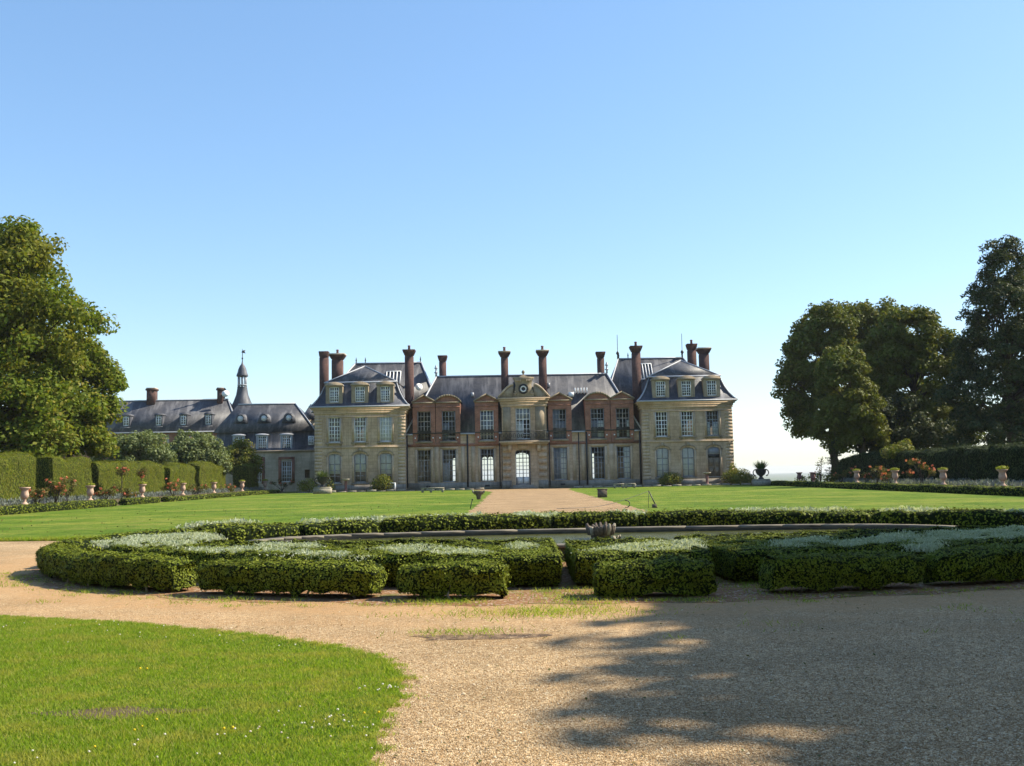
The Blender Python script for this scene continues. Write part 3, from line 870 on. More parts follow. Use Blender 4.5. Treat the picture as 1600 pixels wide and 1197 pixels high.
# --- six brick dormer bays
BAYS = [(-11.07, -8.59, 'tri'), (-8.52, -5.82, 'arc'), (-4.19, -1.60, 'tri'), (3.94, 6.53, 'tri'), (8.05, 10.80, 'arc'), (10.87, 13.41, 'tri')]
WIN_UP = [(-9.83, 'brown_wood'), (-7.10, 'grey_wood'), (-2.86, 'white'), (5.18, 'grey_wood'), (9.40, 'grey_wood'), (12.20, 'brown_wood')]
for (a, b, kind), (wx_, wm) in zip(BAYS, WIN_UP):
    mb = MB()
    yb = YC - 0.15
    wall(mb, a, b, 4.95, 9.72, yb, [(wx_, 5.38, 1.5, 3.34, 0.0)], 0.3)
    for x in (a, b):
        mb.add([(x, yb, 4.95), (x, 117.4, 4.95), (x, 117.4, 9.72), (x, yb, 9.72)], [(0, 1, 2, 3)])
    cx = (a + b) / 2
    def seg(hw, z0, rise, m_):
        rr = (hw * hw + rise * rise) / (2 * rise)
        t1 = math.asin(hw / rr)
        return [(cx + rr * math.sin(t), z0 + rise - rr + rr * math.cos(t)) for t in np.linspace(-t1, t1, m_)]
    if kind == 'tri':
        top = [(a, 9.72), (b, 9.72), (cx, 10.40)]
    else:
        top = [(a, 9.72), (b, 9.72)] + seg((b - a) / 2, 9.72, 0.66, 11)[::-1][1:-1]
    k = len(top)
    mb.add([(x, yb + 0.03, z) for x, z in top], [tuple(range(k))])
    bay = mb.build("brick_bay", M['brick'], house)
    # moulded gable edge: a band that follows the outline
    mb = MB()
    e = 0.12
    if kind == 'tri':
        out = [(a - e, 9.84), (cx, 10.60), (b + e, 9.84)]
    else:
        out = seg((b - a) / 2 + e, 9.84, 0.72, 13)
    for (x0, z0), (x1, z1) in zip(out, out[1:]):
        mb.extrude([(x0, z0 - 0.18), (x1, z1 - 0.18), (x1, z1), (x0, z0)], yb - 0.20, yb + 0.12)
    mb.build("gable_moulding", M['dark_trim'], bay)
    mb = MB()
    for (x0, z0), (x1, z1) in zip(out, out[1:]):
        mb.extrude([(x0, z0 - 0.16), (x1, z1 - 0.16), (x1, z1 - 0.01), (x0, z0 - 0.01)], yb + 0.125, 118.2)
    mb.build("bay_roof", M['slate'], bay)
    mb = MB()
    mb.box(a + 0.004, b - 0.004, yb - 0.05, yb + 0.1, 9.12, 9.22)
    mb.build("brick_string", M['brick'], bay)
    MB().box(a - 0.06, b + 0.06, yb - 0.13, yb + 0.05, 9.60, 9.735).build("cornice", M['dark_trim'], bay)
    mb = MB()
    mb.box(wx_ - 0.95, wx_ + 0.95, yb - 0.12, yb + 0.18, 5.18, 5.375)
    mb.build("sill", M['dark_trim'], bay)
    for s in (-0.98, 0.98):
        MB().box(wx_ + s - 0.07, wx_ + s + 0.07, yb - 0.08, yb + 0.02, 5.68, 5.82).build("shutter_stop", M['white'], bay)
panels_up = [(), ((0, 0, 0.46, 0.60, 'blue_shutter'),), ((0.02, 0.05, 0.98, 0.95, 'blue_shutter'),), ((0, 0, 0.46, 1, 'blue_shutter'), (0.54, 0, 1, 0.6, 'blue_shutter')),
             ((0, 0, 0.46, 0.6, 'blue_shutter'), (0.54, 0, 1, 0.6, 'shutter')), ((0, 0, 0.16, 0.6, 'shutter'), (0.84, 0, 1, 0.6, 'shutter'))]
for (x, m_), p in zip(WIN_UP, panels_up):
    window(house, x, 5.385, 1.48, 3.33, YC + 0.02, m_, (2, 4), 2, 0.34, panels=p)
    mb = MB()
    for z in (5.5, 6.05):
        mb.box(x - 0.74, x + 0.74, YC - 0.06, YC - 0.02, z - 0.02, z + 0.02)
    for k in range(9):
        mb.box(x - 0.7 + k * 0.175, x - 0.685 + k * 0.175, YC - 0.055, YC - 0.025, 5.52, 6.03)
    mb.build("window_guard", M['iron'], house)
panels_g = [(), ((0, 0, 0.46, 0.6, 'blue_shutter'),), (), ((0, 0, 0.46, 1, 'blue_shutter'), (0.54, 0, 1, 1, 'shutter')), (), ((0.54, 0, 1, 1, 'shutter'),)]
for (x, _), p, m_ in zip(GROUND_C, panels_g, ('brown_wood', 'grey_wood', 'grey_wood', 'grey_wood', 'grey_wood', 'grey_wood')):
    window(house, x, 0.865, 1.48, 3.59, YC + 0.14, m_, (2, 4), 2, 0.32, panels=p)
    mb = MB()
    for a, b, c, d in ((x - 1.0, x - 0.755, 0.85, 4.52), (x + 0.755, x + 1.0, 0.85, 4.52), (x - 1.0, x + 1.0, 4.523, 4.76)):
        mb.box(a, b, YC - 0.06, YC + 0.05, c, d)
    mb.build("stone_surround", M['trim'], house)
# broad pilaster strips on the ground floor between the bays, and downpipes
for a, b in ((-8.72, -8.25), (-5.75, -5.35), (-4.65, -4.2), (6.55, 6.95), (7.5, 7.95), (10.6, 11.1)):
    MB().box(a, b, YC - 0.05, YC + 0.1, 0.8, 4.775).build("pilaster", M['trim'], house)
for x, r_ in ((-5.05, 0.09), (-11.75, 0.11), (7.25, 0.06), (8.12, 0.10), (14.02, 0.10), (-1.5, 0.05), (4.0, 0.06)):
    MB().tube([(x, YC - 0.14, 0.3), (x, YC - 0.14, 6.1)], r_, 8).build("downpipe", M['iron'], house)
for x in (-2.9, -9.4, 5.4, 11.7):
    MB().box(x - 0.25, x + 0.25, YC - 0.13, YC - 0.09, 0.3, 0.5).build("cellar_vent", M['iron'], house)

# --- centre portico
YO = YC - 0.55
mb = MB()
wall(mb, -1.2, 3.72, 0.0, 9.62, YO, [(1.05, 0.42, 1.66, 3.86, 0.22), (1.14, 5.40, 1.62, 3.5, 0.0)], 0.4)
for x in (-1.2, 3.72):
    mb.add([(x, YO, 0), (x, 117.3, 0), (x, 117.3, 9.62), (x, YO, 9.62)], [(0, 1, 2, 3)])
por = mb.build("portico", M['stone'], house)
for k in range(5):
    z = 1.25 + k * 0.72
    for x0, x1 in ((-1.16, -0.28), (2.80, 3.68)):
        MB().box(x0, x1, YO - 0.13, YO + 0.05, z, z + 0.42).build("stone_block", M['trim'], por)
for a, b in ((-1.28, -0.22), (2.74, 3.8)):
    MB().box(a, b, YO - 0.1, YO + 0.05, 0, 0.9).build("pedestal", M['plinth'], por)
for x0, x1 in ((-1.05, -0.2), (2.5, 3.5)):
    MB().box(x0, x1, YO - 0.10, YO + 0.05, 5.4, 9.0).build("pilaster", M['dark_trim'], por)
mb = MB()
for (x0, x1, z0, z1, d) in ((-1.3, 3.82, 9.02, 9.3, 0.12), (-1.38, 3.9, 9.3, 9.62, 0.18), (-1.52, 4.04, 9.62, 9.84, 0.38), (-1.62, 4.14, 9.84, 10.0, 0.5)):
    mb.box(x0, x1, YO - d, YO + 1.5, z0 + 0.002, z1)
mb.build("cornice", M['trim'], por)
# pediment: curved shoulders and the raised block with its round window
mb = MB()
sh = [(-1.6, 10.0)] + [(-1.6 + 1.75 * t, 10.0 + 1.45 * math.sin(t * math.pi / 2) ** 1.15) for t in (0.2, 0.4, 0.6, 0.8, 1.0)]
left = sh + [(0.15, 10.0)]
mb.extrude(left[::-1], YO - 0.15, YO + 0.35)
mb.build("pediment", M['dark_trim'], por)
MB().extrude([(2 * 1.26 - x, z) for x, z in left], YO - 0.15, YO + 0.35).build("pediment", M['dark_trim'], por)
for sgn in (0, 1):
    mb = MB()
    pts_ = [(x if not sgn else 2 * 1.26 - x, YO - 0.22, z + 0.05) for x, z in sh]
    mb.tube(pts_, 0.11, 6)
    mb.build("pediment_moulding", M['trim'], por)
mb = MB()
blk = [(0.05, 10.0), (2.47, 10.0), (2.30, 10.7), (2.12, 11.4), (2.28, 12.0), (2.42, 12.12), (2.42, 12.25), (1.75, 12.32), (1.26, 12.55), (0.77, 12.32), (0.10, 12.25), (0.10, 12.12), (0.24, 12.0), (0.40, 11.4), (0.22, 10.7)]
mb.extrude(blk, YO - 0.28, YO + 0.35)
bl = mb.build("clock_block", M['dark_trim'], por)
mb = MB()
for s in (-1, 1):
    for k in range(9):
        t = k / 8 * 4.4
        r_ = 0.20 - 0.015 * k
        mb.tube([(1.26 + s * (0.98 - r_ * math.sin(t)), YO - 0.34, 10.5 + r_ * math.cos(t)), (1.26 + s * (0.98 - r_ * math.sin(t + 0.55)), YO - 0.34, 10.5 + r_ * math.cos(t + 0.55))], 0.05, 5)
    for k in range(4):
        mb.box(1.26 + s * (0.35 + 0.16 * k) - 0.06, 1.26 + s * (0.35 + 0.16 * k) + 0.06, YO - 0.36, YO - 0.28, 11.75 + 0.05 * (k % 2), 12.0)
mb.build("carved_scroll", M['trim'], por)
ring = MB()
ring.tube([(1.24 + 0.46 * math.cos(t), YO - 0.30, 10.96 + 0.46 * math.sin(t)) for t in np.linspace(0, 6.283, 25)], 0.11, 6)
ring.build("round_window_frame", M['iron'], por)
mb = MB()
mb.tube([(1.24 + 0.29 * math.cos(t), YO - 0.30, 10.96 + 0.29 * math.sin(t)) for t in np.linspace(0, 6.283, 25)], 0.075, 6)
mb.build("round_window_rim", M['white'], por)
mb = MB()
mb.add([(1.24 + 0.30 * math.cos(t), YO - 0.285, 10.96 + 0.30 * math.sin(t)) for t in np.linspace(0, 6.283, 20, endpoint=False)], [tuple(range(20))])
mb.build("round_window_face", M['iron'], por)
MB().lathe([(0.10, 12.5), (0.06, 12.62), (0.17, 12.75), (0.19, 12.88), (0.12, 13.0), (0.02, 13.08)], 10, (1.26, YO, 0)).build("finial", M['dark_trim'], por, True)
mb = MB()
mb.extrude([(-1.5, 9.6), (4.02, 9.6), (2.2, 12.0), (0.32, 12.0)], YO + 0.36, 118.0)
mb.build("portico_roof", M['slate'], por)
# balcony
mb = MB()
mb.box(-1.5, 4.0, YO - 0.95, YO - 0.002, 5.02, 5.22)
mb.box(-1.35, 3.85, YO - 0.8, YO - 0.002, 4.86, 5.018)
for x in (-0.55, 2.65):
    mb.extrude([(x, 4.1), (x + 0.36, 4.1), (x + 0.36, 4.858), (x, 4.858)], YO - 0.5, YO - 0.003)
bal = mb.build("balcony", M['trim'], house)
mb = MB()
yb = YO - 0.88
for z in (5.32, 6.28):
    mb.box(-1.45, 3.95, yb - 0.025, yb + 0.025, z - 0.03, z + 0.03)
for k in range(37):
    x = -1.42 + k * 0.149
    mb.box(x - 0.013, x + 0.013, yb - 0.013, yb + 0.013, 5.225, 6.25)
for k in range(12):
    x = -1.2 + k * 0.45
    mb.tube([(x + 0.14 * math.cos(t), yb, 5.8 + 0.24 * math.sin(t)) for t in np.linspace(0, 6.283, 13)], 0.022, 4)
for x in (-1.45, 3.95):
    for z in (5.32, 6.28):
        mb.box(x - 0.02, x + 0.02, yb, YO - 0.003, z - 0.025, z + 0.025)
mb.build("balcony_railing", M['iron'], bal)
mb = MB()
mb.extrude([(0.55, 4.40), (1.05, 4.30), (1.55, 4.40), (1.65, 4.82), (0.45, 4.82)], YO - 0.16, YO + 0.0 - 0.002)
mb.build("keystone", M['trim'], por)
window(house, 1.14, 5.41, 1.6, 3.48, YO + 0.2, 'white', (2, 4), 2, 0.36, panels=((0.02, 0, 0.46, 0.58, 'shutter'), (0.02, 0.66, 0.98, 0.98, 'blue_shutter')))
d = window(house, 1.05, 0.43, 1.64, 3.84, YO + 0.25, 'grey_wood', (2, 5), 2, 0.24, panels=(), foot=0.85)
mb = MB()
mb.box(-0.65, -0.06, -0.01, 0.009, 0.14, 0.8); mb.box(0.06, 0.65, -0.01, 0.009, 0.14, 0.8)
mb.build("door_panel", M['shutter'], d, loc=(1.05, YO + 0.25, 0.43))
for k in range(2):
    MB().box(-0.1 - 0.3 * k, 2.2 + 0.3 * k, YO - 0.45 - 0.35 * k, YO - 0.1 - (0.0 if k == 0 else 0.36), 0.02, 0.40 - 0.19 * k).build("doorstep", M['plinth'], house)

# --- two pavilions and the tall blocks behind them
def ring(x0, x1, y0, y1, z):
    return [(x0, y0, z), (x1, y0, z), (x1, y1, z), (x0, y1, z)]

def pavilion(cx, side):
    w = 4.925
    x0, x1 = cx - w, cx + w
    wx = [cx - 2.80, cx, cx + 2.80]
    y1 = 118.5
    mb = MB()
    ops = [(x, 5.38, 1.32, 2.78, 0.0) for x in wx] + [(x, 0.98, 1.32, 3.2, 0.3) for x in wx]
    wall(mb, x0, x1, 0.75, 8.5, YP, ops, 0.3)
    for x in (x0, x1):
        mb.add([(x, YP, 0.0), (x, y1, 0.0), (x, y1, 8.5), (x, YP, 8.5)], [(0, 1, 2, 3)])
    mb.build("pavilion_wall", M['stone'], house)
    mb = MB()
    mb.box(x0 + 0.05, x1 - 0.05, YP + 0.9, YP + 1.0, 0, 8.4)
    mb.box(x0 + 0.05, x1 - 0.05, YP + 0.31, YP + 0.89, 4.6, 4.75)
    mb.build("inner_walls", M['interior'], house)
    MB().box(x0 - 0.06, x1 + 0.06, YP - 0.08, YP + 0.25, 0, 0.75).build("plinth", M['plinth'], house)
    mb = MB()
    for z0, z1, d_ in ((4.78, 4.92, 0.10), (4.923, 5.02, 0.05)):
        mb.box(x0 - d_, x1 + d_, YP - d_, YP + 0.2, z0, z1)
    mb.build("string_course", M['trim'], house)
    mb = MB()
    for z0, z1, d_ in ((8.12, 8.22, 0.07), (8.5, 8.72, 0.10), (8.722, 8.95, 0.16), (8.952, 9.12, 0.34), (9.122, 9.28, 0.48)):
        mb.box(x0 - d_, x1 + d_, YP - d_, y1, z0, z1) if z0 >= 8.5 else mb.box(x0 - d_, x1 + d_, YP - d_, YP + 0.2, z0, z1)
    mb.build("cornice", M['trim'], house)
    me = MB().box(-0.42, 0.42, -0.018, 0.1, 0, 0.345).mesh("stone_block", M['trim'])
    for xq in (x0 + 0.38, x1 - 0.38):
        for k in range(21):
            z = 0.76 + k * 0.365
            if 4.5 < z < 5.03:
                continue
            if z > 7.9:
                break
            share("stone_block", me, house, (xq, YP, z))
    # flat raised panels between the windows, casings, sills on brackets, arched hood moulds
    for x in wx:
        mb = MB()
        for a, b, c, d_ in ((x - 0.88, x - 0.665, 5.38, 8.12), (x + 0.665, x + 0.88, 5.38, 8.12)):
            mb.box(a, b, YP - 0.05, YP + 0.05, c, d_)
        mb.build("stone_surround", M['trim'], house)
        mb = MB()
        mb.box(x - 0.95, x + 0.95, YP - 0.22, YP + 0.1, 5.22, 5.375)
        mb.box(x - 0.8, x - 0.6, YP - 0.15, YP - 0.002, 5.025, 5.218); mb.box(x + 0.6, x + 0.8, YP - 0.15, YP - 0.002, 5.025, 5.218)
        mb.build("sill", M['dark_trim'], house)
        mb = MB()
        arc = [(x - 0.80 * math.cos(t), 4.0 + 0.36 * math.sin(t)) for t in np.linspace(0, math.pi, 11)]
        arc = [(x - 0.98, 3.9), (x - 0.80, 3.9)] + arc + [(x + 0.80, 3.9), (x + 0.98, 3.9)]
        for (xa, za), (xb, zb) in zip(arc, arc[1:]):
            if abs(xa - xb) > 1e-3:
                mb.extrude([(xa, za), (xb, zb), (xb, zb + 0.13), (xa, za + 0.13)], YP - 0.09, YP + 0.02)
        mb.build("hood_mould", M['dark_trim'], house)
        MB().box(x - 0.15, x + 0.15, YP - 0.16, YP + 0.02, 4.3, 4.72).build("keystone", M['dark_trim'], house)
        mb = MB()
        for a, b in ((x - 0.86, x - 0.665), (x + 0.665, x + 0.86)):
            mb.box(a, b, YP - 0.04, YP + 0.05, 0.98, 3.88)
        mb.build("stone_surround", M['trim'], house)
        MB().box(x - 0.9, x + 0.9, YP - 0.14, YP + 0.1, 0.80, 0.975).build("sill", M['plinth'], house)
    # windows
    if side < 0:
        up = [('white', ()), ('white', ((0, 0, 0.14, 0.62, 'shutter'), (0.86, 0, 1, 0.62, 'shutter'))), ('white', ((0, 0, 1, 1, 'shutter'),))]
        gd = [('grey_wood', ((0, 0.30, 1, 1, 'shutter'),)), ('grey_wood', ((0, 0.36, 1, 1, 'shutter'),)), ('brown_wood', ((0, 0.26, 1, 1, 'shutter'),))]
    else:
        up = [('white', ()), ('white', ()), ('grey_wood', ((0, 0, 0.24, 0.56, 'shutter'), (0.5, 0, 1, 0.56, 'shutter')))]
        gd = [('grey_wood', ((0, 0, 1, 1, 'shutter'),)), ('grey_wood', ((0, 0, 1, 1, 'shutter'),)), None]
    for x, (m_, p) in zip(wx, up):
        window(house, x, 5.39, 1.30, 2.76, YP + 0.10, m_, (2, 4), 2, 0.36, panels=p)
    for x, g_ in zip(wx, gd):
        if g_:
            window(house, x, 0.99, 1.30, 3.18, YP + 0.14, g_[0], (1, 3), 1, 0.36, panels=g_[1])
        else:
            mb = MB()
            mb.box(x - 0.64, x - 0.02, YP + 0.12, YP + 0.18, 0.99, 3.0); mb.box(x + 0.02, x + 0.64, YP + 0.12, YP + 0.18, 0.99, 3.0)
            for s in (-0.33, 0.33):
                mb.box(x + s - 0.2, x + s + 0.2, YP + 0.10, YP + 0.119, 1.2, 1.9); mb.box(x + s - 0.2, x + s + 0.2, YP + 0.10, YP + 0.119, 2.1, 2.85)
            dr = mb.build("door", M['door_wood'], house)
            MB().box(x - 0.64, x + 0.64, YP + 0.14, YP + 0.2, 3.01, 3.36).build("door_transom", M['iron'], dr)
            MB().box(x - 0.64, x + 0.64, YP + 0.13, YP + 0.2, 3.37, 4.17).build("door_lunette", M['blue_shutter'], dr)
    # mansard: a concave sweep of slate, then a low hip
    prof = [(-0.56, 9.285), (-0.22, 9.56), (0.20, 10.1), (0.58, 10.8), (0.86, 11.5), (1.02, 12.0)]
    mb = MB()
    v, f = [], []
    for i_, (d_, z) in enumerate(prof):
        v += ring(x0 + d_, x1 - d_, YP + d_, 119.0, z)
    for i_ in range(len(prof) - 1):
        for j in (0, 1, 3):
            f.append((4 * i_ + j, 4 * i_ + (j + 1) % 4, 4 * i_ + 4 + (j + 1) % 4, 4 * i_ + 4 + j))
    mb.add(v, f)
    ms = mb.build("mansard_roof", M['blue_slate'], house)
    e0 = 0.98
    mb = MB()
    ax_ = cx + (0.35 if side > 0 else -0.15)
    hip_roof(mb, x0 + e0 - 0.1, x1 - e0 + 0.1, YP + e0 - 0.1, 122, 12.03, ax_, ax_, YP + 5.0, 119.2, 14.25)
    hp = mb.build("roof", M['slate'], house)
    for s, xe in ((-1, x0), (1, x1)):
        edge_strip("lead_hip", ms, [((xe - s * d_) + s * 0.0, YP + d_, z + 0.03) for d_, z in prof], 0.075)
        edge_strip("lead_hip", hp, [(xe - s * (e0 - 0.1), YP + e0 - 0.1, 12.06), (ax_, YP + 5.0, 14.28)], 0.07)
    edge_strip("lead_roll", hp, [(x0 + e0 - 0.12, YP + e0 - 0.12, 12.06), (x1 - e0 + 0.12, YP + e0 - 0.12, 12.06)], 0.09)
    MB().box(x0 - 0.58, x1 + 0.58, YP - 0.60, YP - 0.42, 9.20, 9.36).build("gutter", M['lead'], house)
    # dormers standing at the foot of the mansard
    for x in [cx - 2.8, cx + 0.02, cx + 2.8]:
        yd = YP - 0.14
        mb = MB()
        wall(mb, x - 0.92, x + 0.92, 9.5, 11.6, yd, [(x, 9.78, 1.06, 1.72, 0.12)], 0.25)
        for xx in (x - 0.92, x + 0.92):
            mb.add([(xx, yd, 9.5), (xx, YP + 1.6, 9.5), (xx, YP + 1.6, 11.6), (xx, yd, 11.6)], [(0, 1, 2, 3)])
        dm = mb.build("dormer", M['dark_trim'], house)
        mb = MB()
        arc = [(x - 1.04 * math.cos(t), 11.6 + 0.44 * math.sin(t)) for t in np.linspace(0, math.pi, 11)]
        mb.extrude([(a, b) for a, b in arc[::-1]] , yd - 0.12, yd + 0.2)
        mb.build("dormer_cornice", M['dark_trim'], dm)
        mb = MB()
        arc2 = [(x - 1.0 * math.cos(t), 11.61 + 0.42 * math.sin(t)) for t in np.linspace(0, math.pi, 11)]
        mb.extrude([(a, b) for a, b in arc2[::-1]], yd + 0.203, YP + 2.4)
        mb.build("dormer_roof", M['lead'], dm)
        MB().box(x - 0.9, x + 0.9, yd - 0.12, yd + 0.1, 9.40, 9.50).build("dormer_sill", M['lead'], dm)
        mb = MB(); mb.box(x - 0.8, x + 0.8, yd + 0.7, yd + 0.75, 9.5, 11.6)
        mb.build("dormer_lining", M['interior'], dm)
        window(house, x, 9.785, 1.04, 1.71, yd + 0.10, 'white', (1, 4), 2, 0.26, panels=((0.0, 0.0, 0.45, 0.7, 'blue_shutter'),) if (side < 0 and x > cx - 1) else ())
    return x0, x1

pavilion(-16.72, -1)
pavilion(19.08, 1)

def tall_block(x0, x1, rx0, rx1, sk):
    mb = MB()
    mb.box(x0 + 0.3, x1 - 0.3, 117.2, 127.2, 0.0, 9.0)
    mb.build("rear_block_wall", M['stone'], house)
    mb = MB()
    hip_roof(mb, x0, x1, 116.9, 127.5, 9.0, rx0, rx1, 122.2, 122.2, 15.15)
    ro = mb.build("roof", M['slate'], house)
    edge_strip("ridge_cap", ro, [(rx0, 122.2, 15.17), (rx1, 122.2, 15.17)], 0.09)
    for xe, xr in ((x0, rx0), (x1, rx1)):
        edge_strip("ridge_cap", ro, [(xe, 116.9, 9.02), (xr, 122.2, 15.17)], 0.09)
    # skylight: glazed panel with white bars, lying on the front slope
    sl = (15.15 - 9.0) / (122.2 - 116.9)
    def on(x, z, off=0.06):
        return (x, 116.9 + (z - 9.0) / sl - off * 0.75, z + off * 0.65)
    xa, xb, za, zb = sk
    mb = MB()
    for k in range(5):
        x = xa + (xb - xa) * k / 4
        mb.tube([on(x, za), on(x, zb)], 0.06, 4)
    mb.tube([on(xa, zb), on(xb, zb)], 0.06, 4); mb.tube([on(xa, za), on(xb, za)], 0.06, 4)
    s_ = mb.build("skylight", M['white'], ro)
    for x in (rx0 + 0.1, rx0 + 1.2, rx1 - 0.1):
        MB().lathe([(0.07, 15.1), (0.05, 15.4), (0.09, 15.5), (0.02, 15.9)], 6, (x, 122.2, 0)).build("ridge_spike", M['iron'], ro)
tall_block(-23.0, -8.3, -18.75, -10.84, (-14.85, -13.2, 12.35, 14.0))
tall_block(10.4, 24.2, 12.78, 20.55, (15.2, 16.6, 12.4, 14.4))

# --- chimneys
def chimney(x0, x1, y, z0, z1, flare=0.14, pot=0, cap='chimney_brick', depth=None):
    dpt = depth or (x1 - x0) * 0.95
    y0, y1 = y - dpt / 2, y + dpt / 2
    mb = MB()
    mb.box(x0, x1, y0, y1, z0, z1 - 0.75)
    mb.box(x0 + 0.03, x1 - 0.03, y0 + 0.03, y1 - 0.03, z1 - 0.75, z1 - 0.6)
    c = mb.build("chimney", M['chimney_brick'], house)
    mb = MB()
    for k in range(4):
        e = flare * (k + 1) / 4
        mb.box(x0 - e, x1 + e, y0 - e, y1 + e, z1 - 0.6 + k * 0.12 + 0.002, z1 - 0.6 + (k + 1) * 0.12)
    mb.build("chimney_head", M['chimney_brick'], c)
    mb = MB()
    mb.box(x0 - flare * 1.15, x1 + flare * 1.15, y0 - flare * 1.15, y1 + flare * 1.15, z1 - 0.118, z1 + 0.03)
    mb.build("chimney_cap", M[cap], c)
    for k in range(pot):
        px_ = x0 + (x1 - x0) * (k + 1) / (pot + 1)
        MB().lathe([(0.15, z1 + 0.03), (0.13, z1 + 0.4), (0.17, z1 + 0.45), (0.14, z1 + 0.55)], 8, (px_, y, 0)).build("chimney_pot", M['dark_terracotta'], c)
chimney(-22.77, -21.8, 121, 9.0, 16.5, 0.06)
chimney(-20.95, -19.75, 119, 11.5, 15.95, 0.28, 1, 'pale_stone')
chimney(-12.05, -11.12, 115.2, 6.0, 15.8, 0.20, 1)
chimney(13.62, 14.55, 115.2, 6.0, 15.75, 0.20, 1)
chimney(20.95, 21.9, 121, 12.0, 16.6, 0.12, 1)
chimney(21.95, 23.0, 119, 11.5, 15.85, 0.24, 0, 'pale_stone')
chimney(-1.22, -0.40, 116.2, 9.5, 15.55, 0.26, 1, 'pale_stone')
chimney(3.08, 3.98, 116.2, 9.5, 15.6, 0.26, 1, 'pale_stone')
chimney(-8.60, -7.80, 121, 10.0, 15.75, 0.14)
chimney(10.17, 10.97, 121, 10.0, 15.85, 0.14)
for x, y, z in ((-8.8, 118.5, 13.1), (11.05, 118.5, 13.1)):
    MB().lathe([(0.12, z), (0.10, z + 0.3), (0.26, z + 0.42), (0.12, z + 0.52), (0.08, z + 0.8), (0.24, z + 0.95), (0.12, z + 1.05), (0.1, z + 1.2), (0.02, z + 1.35)], 8).build("finial", M['lead'], house, True, loc=(x, y, 0))
for x, y, z in ((20.5, 122.2, 15.1), (12.75, 122.2, 15.1)):
    MB().lathe([(0.10, z), (0.08, z + 0.5), (0.2, z + 0.7), (0.16, z + 0.85), (0.04, z + 1.0), (0.03, z + 2.9), (0.015, z + 3.0)], 8).build("roof_spire", M['iron'], house, True, loc=(x, y, 0))
mb = MB()
mb.lathe([(0.02, 0), (0.28, 0.03), (0.42, 0.10), (0.44, 0.13)], 14)
d_ = mb.build("satellite_dish", M['dish'], house, True, loc=(-10.6, 115.6, 11.6))
d_.rotation_euler = (R(75), 0, R(25))

# ------------------------------------------------------------------ left wing, service range, bell turret
wing = empty("mansard_wing", (-29.5, 124, 0), "low side wing with dark slate mansard and round dormer windows, left of chateau", "building")
mb = MB()
YW = 124.0
gops = [(-27.4, 1.15, 1.22, 2.55, 0.0), (-31.0, 1.15, 1.22, 2.55, 0.0), (-24.9, 1.6, 0.6, 1.0, 0.0)]
wall(mb, -36.5, -21.9, 0.0, 4.82, YW, gops, 0.3)
mb.box(-36.5, -21.9, YW + 1.5, 133, 0, 4.8)
mb.build("wall", M['pale_stone'], wing)
mb = MB(); mb.box(-36.55, -21.85, YW - 0.25, YW + 0.2, 4.823, 5.0)
mb.build("cornice", M['trim'], wing)
for x in (-27.4, -31.0):
    mb = MB()
    mb.box(x - 0.98, x - 0.63, YW - 0.05, YW + 0.05, 1.0, 3.9); mb.box(x + 0.63, x + 0.98, YW - 0.05, YW + 0.05, 1.0, 3.9); mb.box(x - 0.98, x + 0.98, YW - 0.05, YW + 0.05, 3.903, 4.2)
    mb.build("brick_surround", M['brick'], wing)
    window(wing, x, 1.16, 1.2, 2.53, YW + 0.1, 'white', (1, 4), 2, 0.28)
mb = MB()
v, f = [], []
mprof = [(-0.25, 5.0), (0.05, 5.3), (0.35, 6.2), (0.55, 7.25)]
for d0, z in mprof:
    v += ring(-36.5 + d0, -21.9, YW + d0, 132.5, z)
for i_ in range(3):
    for j in (0, 1, 3):
        f.append((4 * i_ + j, 4 * i_ + (j + 1) % 4, 4 * i_ + 4 + (j + 1) % 4, 4 * i_ + 4 + j))
mb.add(v, f)
mb.build("mansard_roof", M['blue_slate'], wing)
mb = MB()
hip_roof(mb, -36.4, -23.9, YW + 0.15, 132, 7.26, -34.4, -27.2, 128.1, 128.1, 10.9)
mb.add([(-23.9, YW + 0.55, 7.27), (-21.7, YW + 0.55, 7.27), (-21.7, 130, 7.27), (-23.9, 130, 7.27)], [(0, 1, 2, 3)])
wr = mb.build("roof", M['slate'], wing)
edge_strip("ridge_cap", wr, [(-34.4, 128.1, 10.93), (-27.2, 128.1, 10.93)], 0.09)
edge_strip("ridge_cap", wr, [(-23.9, YW + 0.15, 7.3), (-27.2, 128.1, 10.93)], 0.08)
for x in (-33.2, -30.35, -27.41):
    yd = YW - 0.05
    mb = MB()
    wall(mb, x - 0.72, x + 0.72, 5.02, 6.85, yd, [(x, 5.1, 1.04, 1.7, 0.2)], 0.2)
    for xx in (x - 0.72, x + 0.72):
        mb.add([(xx, yd, 5.02), (xx, YW + 0.9, 5.02), (xx, YW + 0.9, 6.85), (xx, yd, 6.85)], [(0, 1, 2, 3)])
    dm = mb.build("dormer", M['lead'], wing)
    mb = MB()
    arc = [(x - 0.85 * math.cos(t), 6.85 + 0.22 * math.sin(t)) for t in np.linspace(0, math.pi, 9)]
    mb.extrude(arc[::-1], yd - 0.1, YW + 0.9)
    mb.build("dormer_roof", M['lead'], dm)
    MB().box(x - 0.7, x + 0.7, yd + 0.6, yd + 0.62, 5.03, 6.84).build("dormer_lining", M['interior'], dm)
    window(wing, x, 5.11, 1.02, 1.66, yd + 0.08, 'white', (1, 4), 2, 0.22)
window(wing, -24.45, 5.6, 0.62, 1.0, YW + 0.05, 'white', (1, 2), 1, 0.3)
MB().box(-24.82, -24.08, YW + 0.13, YW + 0.75, 5.5, 6.7).build("dormer", M['lead'], wing)
